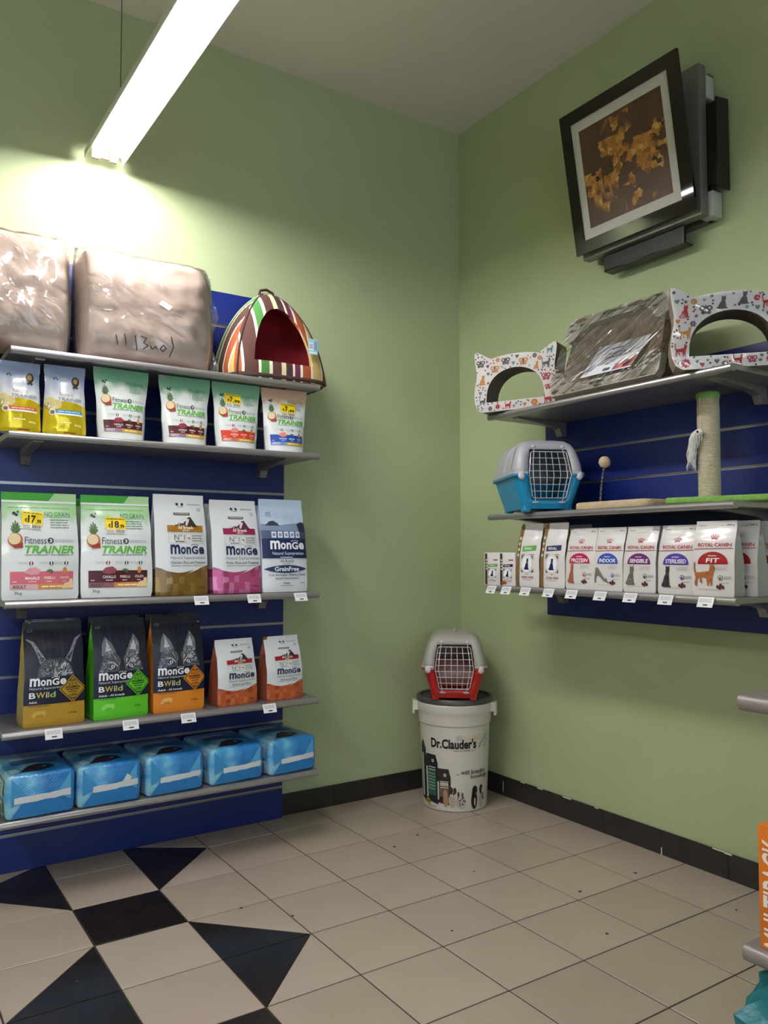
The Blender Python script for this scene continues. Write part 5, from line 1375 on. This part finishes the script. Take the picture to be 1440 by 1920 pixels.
# ---------------------------------------------------------------- pet carriers
M_WIRE = mat('white_wire', '#c9c9cc', 0.35, 0.3); M_DARKIN = mat('carrier_knob', '#c5c6ca', 0.4)
def carrier(label, loc, rz, c_low, c_up, name='pet_carrier'):
    t = thing(name, label, 'pet carrier', loc, rz)
    m_lo = mat('plastic_'+c_low, c_low, 0.35, 0, 0.1); m_up = mat('plastic_'+c_up, c_up, 0.4, 0, 0.1)
    TAB = [(0.012, 0.104, 0.165), (0.03, 0.110, 0.172), (0.05, 0.116, 0.178), (0.10, 0.131, 0.190), (0.142, 0.143, 0.199), (0.15, 0.146, 0.200), (0.20, 0.140, 0.190), (0.235, 0.131, 0.180), (0.262, 0.122, 0.170), (0.285, 0.108, 0.155), (0.300, 0.088, 0.132), (0.308, 0.055, 0.095)]
    def ext(z):
        for a, b_ in zip(TAB, TAB[1:]):
            if z <= b_[0]+1e-9: k = (z-a[0])/(b_[0]-a[0]); return a[1]+(b_[1]-a[1])*k, a[2]+(b_[2]-a[2])*k
        return TAB[-1][1:]
    FX = [-0.80, -0.635, -0.45, -0.2, 0, 0.2, 0.45, 0.635, 0.80]
    SY = [-0.80, -0.62, -0.56, -0.50, -0.44, -0.38, -0.32, -0.26, -0.20, -0.14, -0.08, 0.1, 0.3, 0.55, 0.80]
    def loop(z, grow=0.0):
        hw, hl = ext(z); hw += grow; hl += grow; o = []
        def arc(cx, cy, a0):
            rx, ry = hw*0.20, hl*0.20
            return [(cx*hw*0.80+rx*math.cos(a0+k*math.pi/8), cy*hl*0.80+ry*math.sin(a0+k*math.pi/8)) for k in (1, 2, 3)]
        for k in FX: o.append((k*hw, -hl))
        o += arc(1, -1, -math.pi/2)
        for k in SY: o.append((hw, k*hl))
        o += arc(1, 1, 0)
        for k in FX[::-1]: o.append((k*hw, hl))
        o += arc(-1, 1, math.pi/2)
        for k in SY[::-1]: o.append((-hw, k*hl))
        o += arc(-1, -1, math.pi)
        return [(x, y, z) for x, y in o]
    def shell(zs, m, nm, top, bottom, grow=0.0):
        v = []; f = []; n = 0
        for z in zs: l = loop(z, grow); n = len(l); v += l
        s0 = 9+3
        for j in range(len(zs)-1):
            mid = (zs[j]+zs[j+1])/2
            for i in range(n):
                i2 = (i+1) % n
                door = 1 <= i < 7 and 0.05 < mid < 0.262
                right = s0+1 <= i < s0+10 and (i-s0) % 2 == 1
                leftI = i-(s0+15+3+9+3); left = 4 <= leftI < 13 and (leftI % 2) == 0
                slit = (right or left) and 0.178 < mid < 0.285
                if door or slit: continue
                f.append((j*n+i, j*n+i2, (j+1)*n+i2, (j+1)*n+i))
        if bottom: f.append(tuple(range(n))[::-1])
        if top: f.append(tuple(range((len(zs)-1)*n, len(zs)*n)))
        o = ob(nm, mesh_from(nm, v, f, [m], None, 40), t)
        md = o.modifiers.new('thickness', 'SOLIDIFY'); md.thickness = 0.0035; md.offset = -1
        return o
    shell([0.012, 0.03, 0.05, 0.10, 0.142, 0.150], m_lo, 'lower_shell', False, True)
    shell([0.1505, 0.178, 0.200, 0.235, 0.262, 0.285, 0.300, 0.308], m_up, 'upper_shell', True, False, 0.003)
    # rim lip between the halves, skipping the doorway
    l = loop(0.150, 0.005); b = MB(m_lo); n = len(l); seq = l[7:]+l[:2]; b.tube(seq, 0.006, 6); b.build('rim', t, 50)
    l = loop(0.158, 0.005); b = MB(m_up); seq = l[7:]+l[:2]; b.tube(seq, 0.0065, 6); b.build('rim', t, 50)
    # feet
    for sx in (-1, 1):
        for sy in (-1, 1):
            b = MB(m_lo); b.box((sx*0.088-0.016, sy*0.14-0.022, 0.0), (sx*0.088+0.016, sy*0.14+0.022, 0.03), bev=0.005); b.build('foot', t)
    # door surround post stubs and clips
    for sx in (-1, 1):
        hw, hl = ext(0.15)
        b = MB(M_DARKIN); b.sphere((sx*(hw*0.84), -hl-0.004, 0.147), 0.015, sc=(1, 0.6, 1.1)); b.box((sx*hw*0.84-0.012, -hl-0.008, 0.143), (sx*hw*0.84+0.012, -hl+0.004, 0.165), bev=0.004); b.build('clip', t)
        b = MB(M_DARKIN); b.sphere((sx*0.062, -ext(0.27)[1]-0.003, 0.272), 0.0085, sc=(1.2, 0.7, 0.8)); b.build('hinge_knob', t)
        b = MB(m_up); b.sphere((sx*0.055, -ext(0.04)[1]-0.002, 0.038), 0.010, sc=(1.6, 0.5, 0.5)); b.build('door_catch', t)
    # wire door following the sloping front
    def fp(fx, z):
        hw, hl = ext(z); return Vector((fx*hw, -hl-0.003, z))
    zb, zt, zm = 0.056, 0.250, 0.15
    fr = [fp(-0.60, zb+0.006), fp(-0.61, zm), fp(-0.60, zt-0.006), fp(-0.56, zt), fp(0.56, zt), fp(0.60, zt-0.006), fp(0.61, zm), fp(0.60, zb+0.006), fp(0.56, zb), fp(-0.56, zb)]
    b = MB(M_WIRE); b.tube(fr, 0.0022, 6, closed=True); door = b.build('wire_door', t, 50)
    for k in range(6):
        fx = -0.50+k*0.2
        b = MB(M_WIRE); ext_ = 0.018 if k in (0, 5) else 0
        b.tube([fp(fx, max(zb-ext_, 0.04)), fp(fx, 0.1), fp(fx, zm), fp(fx, 0.2), fp(fx, zt+ext_*0.6)], 0.0016 if k not in (0, 5) else 0.0022, 5); b.build('wire', door, 50)
    for k in range(6):
        z = zb+(zt-zb)*(k+1)/7
        b = MB(M_WIRE); b.tube([fp(-0.6, z), fp(0.6, z)], 0.0016, 5); b.build('wire', door, 50)
    # carrying handle on top
    b = MB(m_up); b.tube([(0, -0.075, 0.300), (0, -0.065, 0.307), (0, -0.03, 0.310), (0, 0.03, 0.310), (0, 0.065, 0.307), (0, 0.075, 0.300)], [0.009, 0.010, 0.011, 0.011, 0.010, 0.009], 8); b.build('handle', t, 60)
    return t
carrier('blue and grey plastic pet carrier with a wire door on the cat shelf', (-0.268, -0.862, 1.3885), math.radians(62-90), '#1487b8', '#a9a9b0')

# ---------------------------------------------------------------- sprung toy board and scratching post
M_PLUSH = noisy('beige_plush_board', '#b9a284', '#c9b394', 40, 0.95, (160, 0.5, 0.004)); M_GREENP = noisy('green_plush', '#74a04c', '#84b158', 60, 0.95, (180, 0.5, 0.004)); M_SISAL = noisy('sisal', '#bdb29a', '#cdc3ac', 140, 0.9); M_FURW = noisy('white_fur', '#d6d3cd', '#e4e2dd', 60, 0.95, (120, 0.6, 0.004))
def toy_board(loc, rz):
    t = thing('cat_toy_board', 'beige plush scratching board with a pompon on a spring', 'cat toy', loc, rz)
    q = []
    for (cx, cy, r, a0, a1) in ((-0.155, -0.065, 0.055, 180, 270), (0.125, -0.08, 0.04, 270, 360), (0.125, 0.06, 0.04, 0, 90), (-0.16, 0.09, 0.05, 90, 180)):
        for k in range(6): a = math.radians(a0+(a1-a0)*k/5); q.append((cx+r*math.cos(a), cy+r*math.sin(a)))
    b = MB(M_PLUSH); n = len(q); lay = [(0.985, 0.0), (1.0, 0.004), (1.0, 0.021), (0.985, 0.026), (0.95, 0.028)]
    v = []
    for s, z in lay: v += [(x*s, y*s, z) for x, y in q]
    f = [(j*n+i, j*n+(i+1) % n, (j+1)*n+(i+1) % n, (j+1)*n+i) for j in range(len(lay)-1) for i in range(n)]
    f += [tuple(range(n))[::-1], tuple(range((len(lay)-1)*n, len(lay)*n))]; b.add(v, f); b.build('board', t, 40)
    b = MB(mat('spring_steel', '#9a9a9c', 0.3, 0.9)); pts = []
    for k in range(26*8+1):
        a = k*2*math.pi/8; h = k/(26*8); pts.append((-0.185+0.0045*math.cos(a)+0.022*h**1.6, 0.03+0.0045*math.sin(a), 0.027+h*0.155))
    b.tube(pts, 0.0013, 5); b.build('spring', t, 60)
    b = MB(M_PLUSH); v = []; f = []; c = (-0.160, 0.03, 0.199); b.sphere(c, 0.024, nu=18, nv=12)
    b.v = [tuple(Vector(c)+(Vector(p)-Vector(c))*(1+0.10*noise.noise(Vector(p)*140))) for p in b.v]; b.build('pompon', t, 80)
toy_board((-0.240, -1.355, 1.3885), RZ)
def post(loc, rz):
    t = thing('scratching_post', 'sisal scratching post on a lime green plush base', 'cat scratcher', loc, rz)
    vl, fl = rounded_box((0.175, 0.120, 0.0115), 0.008, 6); b = MB(M_GREENP); b.add([v+Vector((0, 0, 0.0115)) for v in vl], fl); b.build('base', t, 50)
    OFFP = Vector((-0.067, 0.034, 0)); kids = len(t.children)
    b = MB(M_SISAL); prof = []; z = 0.0235
    while z < 0.352: prof += [(0.0365, z), (0.0385, z+0.0012), (0.0392, z+0.0026), (0.0385, z+0.004)]; z += 0.0052
    prof.append((0.0365, z)); b.lathe(prof, 24, cap=False); b.build('rope_winding', t, 60)
    b = MB(noisy('tape_beige', '#a59c84', '#aea58e', 30, 0.8)); b.lathe([(0.0372, z-0.001), (0.038, z+0.001), (0.038, 0.384)], 24, cap=False); b.build('collar', t, 40)
    b = MB(M_GREENP); b.lathe([(0.0395, 0.384), (0.041, 0.387), (0.041, 0.402), (0.038, 0.406), (0.02, 0.408)], 24); b.build('cap', t, 40)
    b = MB(mat('string', '#d8d6d0', 0.8)); b.tube([(-0.004, -0.0395, 0.392), (-0.004, -0.0415, 0.36), (-0.004, -0.0425, 0.265)], 0.0009, 5); b.build('string', t)
    b = MB(M_FURW, mat('toy_eye', '#1a1516', 0.3))
    body = [(-0.004, -0.056, 0.262), (-0.014, -0.055, 0.252), (-0.026, -0.052, 0.235), (-0.034, -0.05, 0.205), (-0.036, -0.05, 0.17), (-0.034, -0.05, 0.142)]
    b.tube(body, [0.010, 0.015, 0.016, 0.013, 0.010, 0.002], 10)
    b.sphere((0.002, -0.058, 0.258), 0.013, 0, sc=(1.2, 0.9, 1)); b.sphere((0.003, -0.069, 0.259), 0.0045, 1, 8, 6)
    rr = random.Random(2)
    for k in range(60):
        q = rr.random()*4.5; i = int(q); fr_ = q-i; p0 = Vector(body[i]).lerp(Vector(body[i+1]), fr_); a = rr.uniform(0, 6.28)
        b.tube([p0+Vector((0.011*math.cos(a), 0.011*math.sin(a), 0)), p0+Vector((0.017*math.cos(a)-0.003, 0.015*math.sin(a), -0.022)), p0+Vector((0.016*math.cos(a)-0.004, 0.014*math.sin(a), -0.038))], [0.0022, 0.0016, 0.0003], 4)
    b.build('fur_mouse', t, 60)
    for o in t.children:
        if not o.name.startswith('base'): o.location = OFFP; o.rotation_euler = (0, 0, -0.3)
post((-0.213, -1.742, 1.3885), RZ+0.3)

# ---------------------------------------------------------------- white food drum in the corner with the red carrier on its lid
M_DRUM = mat('white_plastic_drum', '#d6cfc8', 0.38, 0, 0.1); M_LID = mat('dark_lid', '#4a4648', 0.4)
DC = (-0.283, -0.296); VANG = math.atan2(CAM_POS.y-DC[1], CAM_POS.x-DC[0])
def drum():
    t = thing('food_drum', 'white plastic dog food drum with a dark lid in the room corner', 'drum', (DC[0], DC[1], 0), VANG+math.pi/2)
    b = MB(M_DRUM)
    R = lambda z: 0.155+0.0385*z
    b.lathe([(0.148, 0.0), (0.1535, 0.004), (0.155, 0.012), (R(0.2), 0.2), (R(0.395), 0.395), (R(0.40)+0.006, 0.402), (R(0.44)+0.007, 0.44), (R(0.44)+0.010, 0.452), (0.184, 0.458), (0.186, 0.464), (0.186, 0.494), (0.183, 0.498), (0.17, 0.498)], 64)
    b.build('body', t, 35)
    for a in (-0.18, math.pi+0.10):
        b = MB(M_DRUM); M = Matrix.Rotation(a, 4, 'Z')
        b.prism([(-0.034, 0.455), (0.034, 0.455), (0.028, 0.498), (-0.028, 0.498)], 0.180, 0.2, 'x', M=M)
        b.prism([(-0.030, 0.437), (0.030, 0.437), (0.026, 0.50), (-0.026, 0.50)], 0.197, 0.206, 'x', M=M); b.build('handle', t, 30)
    b = MB(M_LID); b.lathe([(0.182, 0.4985), (0.186, 0.502), (0.186, 0.518), (0.182, 0.524), (0.168, 0.524), (0.164, 0.516), (0.155, 0.512), (0.02, 0.512)], 64); b.build('lid', t, 35)
    SPAN = 2.5
    def S(u, v, off=0.0):
        a = -math.pi/2+(u-0.5)*SPAN; z = 0.008+v*0.387; r = R(z)+off
        return Vector((r*math.cos(a), r*math.sin(a), z))
    W, H = SPAN*0.162, 0.387; p = Print(S, W, H, 0.02); A = W/H
    def X(px): # image fraction across the visible drum -> u
        return 0.5+math.asin(max(-1, min(1, (px-0.5)*2)))/SPAN
    p.rect(X(0.52), 0.845, X(0.60), 0.905, '#b9b6b2', 0); p.rect(X(0.60), 0.845, X(0.74), 0.905, '#cdcbb8', 0); p.rect(X(0.74), 0.845, X(0.83), 0.905, '#d8c0a4', 0); p.rect(X(0.83), 0.845, X(0.95), 0.905, '#cfc8c2', 0)
    p.text("Dr.Clauder's", X(0.17), 0.745, X(0.80), 0.865, '#120f0f', 2, 0.035)
    p.text('www.dr-clauder.com', X(0.48), 0.715, X(0.79), 0.738, '#5a5450', 2)
    p.line([(X(0.84), 0.74), (X(0.86), 0.80), (X(0.92), 0.86), (X(0.945), 0.92)], 0.008, '#4a403c', 2); p.line([(X(0.91), 0.745), (X(0.93), 0.80), (X(0.955), 0.84)], 0.008, '#4a403c', 2)
    p.text('... with breeders', X(0.52), 0.435, X(0.93), 0.492, '#2f2b2a', 2, 0.012); p.text('knowledge', X(0.73), 0.365, X(0.955), 0.43, '#2f2b2a', 2, 0.012)
    # printed picture of bags and puppies
    for (x0, x1, y1, c, c2) in ((0.02, 0.085, 0.80, '#1c1f20', '#2a4a44'), (0.075, 0.255, 0.655, '#1e2426', '#2c5a50'), (0.235, 0.44, 0.50, '#2a2826', '#6a5a50')):
        p.poly([(X(x0), 0.09), (X(x1), 0.06), (X(x1-0.0), y1-0.10), (X(x1-0.03), y1), (X(x0+0.02), y1), (X(x0), y1-0.08)], c, 1)
        p.rect(X(x0+0.04), 0.16, X(x1-0.03), y1-0.18, c2, 2); p.rect(X(x0+0.012), 0.12, X(x0+0.032), y1-0.16, '#c9c5be', 2)
        if x1 > 0.2: p.ell(X((x0+x1)/2+0.02), y1-0.075, 0.018, 0.022, '#b9a9a4', 2); p.lines(X(x0+0.05), y1-0.2, X(x1-0.03), y1-0.14, 2, '#c9c5be', 3, 5)
    p.lines(X(0.10), 0.22, X(0.22), 0.44, 6, '#8aa59c', 3, 8, 0.4); p.lines(X(0.29), 0.26, X(0.41), 0.34, 3, '#d8cfc8', 3, 8, 0.4)
    p.ell(X(0.105), 0.075, 0.045, 0.035, '#c09a2c', 4); p.lines(X(0.06), 0.06, X(0.15), 0.09, 2, '#2a2416', 5, 3, 0.5)
    for (cx, cy, rx, ry, c, l) in ((0.365, 0.125, 0.032, 0.085, '#a88464', 3), (0.36, 0.20, 0.026, 0.05, '#b08a68', 4), (0.455, 0.12, 0.040, 0.085, '#b3a49a', 4), (0.47, 0.22, 0.036, 0.055, '#c9bfb8', 5), (0.445, 0.245, 0.024, 0.045, '#3a2e2c', 6), (0.50, 0.245, 0.018, 0.04, '#3a2e2c', 6), (0.48, 0.205, 0.010, 0.014, '#1c1818', 7),
        (0.59, 0.105, 0.062, 0.078, '#b9aea8', 4), (0.575, 0.185, 0.032, 0.05, '#c3b9b3', 5), (0.55, 0.20, 0.012, 0.035, '#4a403c', 6), (0.61, 0.19, 0.012, 0.035, '#6a5f5a', 6), (0.785, 0.12, 0.044, 0.11, '#1f1b1b', 4), (0.79, 0.235, 0.036, 0.06, '#231e1e', 5), (0.765, 0.20, 0.016, 0.06, '#151212', 6), (0.80, 0.20, 0.012, 0.02, '#5a4c48', 6), (0.79, 0.10, 0.012, 0.05, '#c9c1bc', 6),
        (0.885, 0.12, 0.036, 0.10, '#b5aaa4', 4), (0.88, 0.235, 0.028, 0.06, '#2a2424', 5), (0.893, 0.21, 0.009, 0.045, '#cfc7c1', 6), (0.905, 0.15, 0.012, 0.05, '#3a3230', 6)):
        p.ell(X(cx), cy, rx, ry, c, l, 12)
    r = random.Random(3)
    for k in range(16): p.ell(X(0.54+0.11*r.random()), 0.07+0.1*r.random(), 0.006, 0.01, '#2a2424', 6, 6)
    p.lines(X(0.10), 0.02, X(0.22), 0.035, 1, '#6a645e', 2, 5); p.lines(X(0.91), 0.10, X(0.95), 0.125, 2, '#4a4440', 2, 6)
    p.build('drum_print', t)
drum()
carrier('red and grey plastic pet carrier with a wire door on the drum lid', (DC[0]+math.cos(VANG)*0.012, DC[1]+math.sin(VANG)*0.012, 0.5245), VANG+math.pi/2, '#b01418', '#a8a49e')

# ---------------------------------------------------------------- picture-front air conditioner on the right wall
def aircon():
    t = thing('air_conditioner', 'wall air conditioner with a framed picture front high on the green wall', 'air conditioner', (-0.0005, -1.300, 2.50), RZ)
    M_FRAME = mat('black_gloss_frame', '#1c1412', 0.03, 0, 0.0); M_BODY = mat('ac_grey_body', '#77756f', 0.4, 0.3); M_FLAP = mat('ac_dark_flap', '#1d1819', 0.4)
    b = MB(M_BODY); b.box((-0.285, -0.03, 0.0), (0.285, 0.0, 0.585)); b.box((-0.295, -0.115, 0.0), (0.30, -0.07, 0.595), bev=0.006); b.box((-0.24, -0.075, 0.06), (0.25, -0.02, 0.54)); b.build('body', t, 30)
    # side flap and bottom flap standing open
    b = MB(M_FLAP); b.prism([(-0.085, 0.105), (-0.072, 0.095), (-0.01, 0.10), (-0.01, 0.455), (-0.085, 0.445)], 0.345, 0.352, 'x'); b.box((0.27, -0.07, 0.12), (0.345, -0.06, 0.44)); b.build('side_flap', t, 20)
    b = MB(M_FLAP); b.box((-0.20, -0.085, -0.07), (0.20, -0.078, 0.0)); b.box((-0.20, -0.085, -0.072), (0.20, -0.03, -0.066)); b.box((-0.17, -0.075, -0.07), (0.17, -0.03, 0.0)); b.build('bottom_flap', t, 20)
    b = MB(mat('ac_white', '#b9b8b4', 0.4)); b.box((0.262, -0.068, 0.47), (0.30, -0.02, 0.56), bev=0.004); b.build('side_housing', t, 30); b = MB(mat('ac_white', '#b9b8b4', 0.4)); b.box((0.262, -0.068, 0.0), (0.318, -0.01, 0.10), bev=0.004); b.build('side_housing', t, 30)
    # tilted front panel: bottom edge near the body, top pulled out
    tilt = math.atan2(0.10, 0.59); Mx = Matrix.Translation((0, -0.135, 0.016)) @ Matrix.Rotation(tilt, 4, 'X')
    w, h = 0.298, 0.598; bw = 0.052
    b = MB(M_FRAME)
    b.prism([(-w, 0), (w, 0), (w, bw), (-w, bw)], -0.014, 0.0, 'y', M=Mx); b.prism([(-w, h-bw), (w, h-bw), (w, h), (-w, h)], -0.014, 0.0, 'y', M=Mx)
    b.prism([(-w, bw), (-w+bw, bw), (-w+bw, h-bw), (-w, h-bw)], -0.014, 0.0, 'y', M=Mx); b.prism([(w-bw, bw), (w, bw), (w, h-bw), (w-bw, h-bw)], -0.014, 0.0, 'y', M=Mx)
    b.prism([(-w+bw, bw), (w-bw, bw), (w-bw, h-bw), (-w+bw, h-bw)], -0.004, 0.0, 'y', M=Mx)
    pan = b.build('picture_frame', t, 20)
    iw = w-bw
    b = MB(mat('picture_mat', '#c9c6be', 0.5)); b.prism([(-iw, bw), (iw, bw), (iw, h-bw), (-iw, h-bw)], -0.006, -0.0042, 'y', M=Mx); b.build('picture_mat', pan, 0)
    # generic abstract brown and gold picture
    m = mat('abstract_picture', '#4a3020', 0.45)
    uv = N(m, 'ShaderNodeUVMap'); sp = N(m, 'ShaderNodeSeparateXYZ'); LK(m, uv.outputs['UV'], sp.inputs[0])
    vo = N(m, 'ShaderNodeTexVoronoi', distance='CHEBYCHEV'); vo.inputs['Scale'].default_value = 22; LK(m, uv.outputs['UV'], vo.inputs['Vector'])
    sc = N(m, 'ShaderNodeSeparateColor'); LK(m, vo.outputs['Color'], sc.inputs[0])
    gold = ramp(m, sc.outputs[0], [(0.0, '#a8702c'), (0.25, '#c08a3c'), (0.45, '#8d5a24'), (0.62, '#b57a34'), (0.8, '#3a2416'), (0.88, '#caa25a')], 'CONSTANT')
    nz = N(m, 'ShaderNodeTexNoise'); nz.inputs['Scale'].default_value = 3.2; nz.inputs['Detail'].default_value = 5; LK(m, uv.outputs['UV'], nz.inputs['Vector'])
    bg = ramp(m, nz.outputs['Fac'], [(0.35, '#4a2f1e'), (0.6, '#5f4030'), (0.75, '#4a3a2e')])
    def mth(op, a, b_=None, c=None):
        n = N(m, 'ShaderNodeMath', operation=op)
        for k, x in enumerate((a, b_, c)):
            if x is None: continue
            if isinstance(x, (int, float)): n.inputs[k].default_value = x
            else: LK(m, x, n.inputs[k])
        return n.outputs[0]
    nb = N(m, 'ShaderNodeTexVoronoi', distance='CHEBYCHEV'); nb.inputs['Scale'].default_value = 9; LK(m, uv.outputs['UV'], nb.inputs['Vector'])
    nc = N(m, 'ShaderNodeSeparateColor'); LK(m, nb.outputs['Color'], nc.inputs[0])
    dx = mth('ABSOLUTE', mth('SUBTRACT', sp.outputs['X'], 0.50)); dy = mth('ABSOLUTE', mth('SUBTRACT', sp.outputs['Y'], 0.50))
    ad = mth('ADD', mth('MULTIPLY', mth('ADD', dx, dy), 0.8), mth('MULTIPLY', nc.outputs[1], 0.75))
    st = N(m, 'ShaderNodeMapRange'); st.inputs['From Min'].default_value = 0.66; st.inputs['From Max'].default_value = 0.58; LK(m, ad, st.inputs['Value'])
    mx = N(m, 'ShaderNodeMix', data_type='RGBA'); LK(m, st.outputs['Result'], mx.inputs['Factor']); LK(m, bg.outputs['Color'], mx.inputs[6]); LK(m, gold.outputs['Color'], mx.inputs[7])
    LK(m, mx.outputs[2], BS(m).inputs['Base Color'])
    S = lambda u, v, off=0.0: Mx @ Vector((-0.208+0.416*u, -0.0064-off, 0.094+0.41*v))
    p = Print(S, 0.416, 0.41, 0.5); p.rect(0, 0, 1, 1, m, 0); p.build('picture', pan)
aircon()

# ---------------------------------------------------------------- end of the free-standing gondola at the right
def gondola():
    t = thing('gondola_rack', 'grey free-standing shop rack holding the orange multipack box', 'shelf rack', (-1.20, -2.405, 0))
    # local: x to the right (away from the aisle), -y towards the camera side
    L = 1.0
    b = MB(M_SHELF); b.box((0.36, -L, 0.0), (0.39, 0.0, 1.32)); b.build('back_panel', t, 0)
    b = MB(M_SHELF); b.box((0.30, -L, 0.0), (0.36, -L+0.04, 1.32), bev=0.003); b.build('upright', t); b = MB(M_SHELF); b.box((0.30, -0.04, 0.0), (0.36, 0.0, 1.32), bev=0.003); b.build('upright', t)
    b = MB(M_SHELF); b.box((-0.13, -L, 0.0), (0.36, 0.0, 0.11), bev=0.004); b.build('base', t)
    for z in (0.920, 0.405):
        prof = [(0.36, 0.0), (0.36, -0.028), (0.02, -0.034)] + [(0.013+0.015*math.cos(a), -0.017+0.017*math.sin(a)) for a in [-math.pi/2-math.pi*k/8 for k in range(1, 8)]] + [(0.013, 0.0)]
        b = MB(mat('rack_shelf', '#8d8685', 0.45, 0.3)); b.prism([(x, z+q) for x, q in prof][::-1], -L, 0.0, 'y'); b.build('shelf', t, 40)
gondola()
def multipack():
    t = thing('multipack_box', 'orange cardboard box with large white lettering on the free-standing rack', 'box', (-1.1375, -2.4945, 0.4056), 0.0)
    M_OR = mat('orange_card', '#d9741c', 0.45, 0, 0.2); W, D, H = 0.085, 0.125, 0.25
    b = MB(M_OR); b.box((-W/2, -D/2, 0), (W/2, D/2, H), bev=0.0012); b.build('body', t, 30)
    S = lambda u, v, off=0.0: Vector((-W/2-off, -D/2+D*v, H*u))   # lettering runs upwards on the aisle face
    q = Print(S, H, D, 0.05); q.text('MULTIPACK', 0.03, 0.46, 0.90, 0.93, '#f0e7e2', 1, 0.012); q.build('lettering', t)
    S2 = lambda u, v, off=0.0: Vector((-W/2+W*u, -D/2-off, H*v))
    q = Print(S2, W, H, 0.05); q.rect(0.1, 0.1, 0.9, 0.9, '#c9641a', 0); q.build('end_print', t)
multipack()
def teal_bag():
    t = thing('teal_bag', 'crumpled teal plastic bag below the orange multipack box', 'bag', (-1.172, -2.500, 0.1106))
    b = MB(noisy('teal_film', '#0a6672', '#0f7580', 12, 0.35, (30, 0.4, 0.006))); b.sphere((0, 0, 0.12), 0.12, nu=22, nv=14, sc=(0.95, 1.1, 1.12))
    out = []
    for p in b.v:
        p = Vector(p); c = Vector((0, 0, 0.12)); d = p-c; k = (0.62+0.38*min(1, p.z/0.16))*(1+0.26*noise.noise(p*16))+0.12*noise.noise(p*40); q = c+d*k; q.z = max(0.0006, q.z); q.z = min(q.z, 0.256); q.y = min(q.y, 0.085); out.append(tuple(q))
    b.v = out; b.build('body', t, 25)
teal_bag()
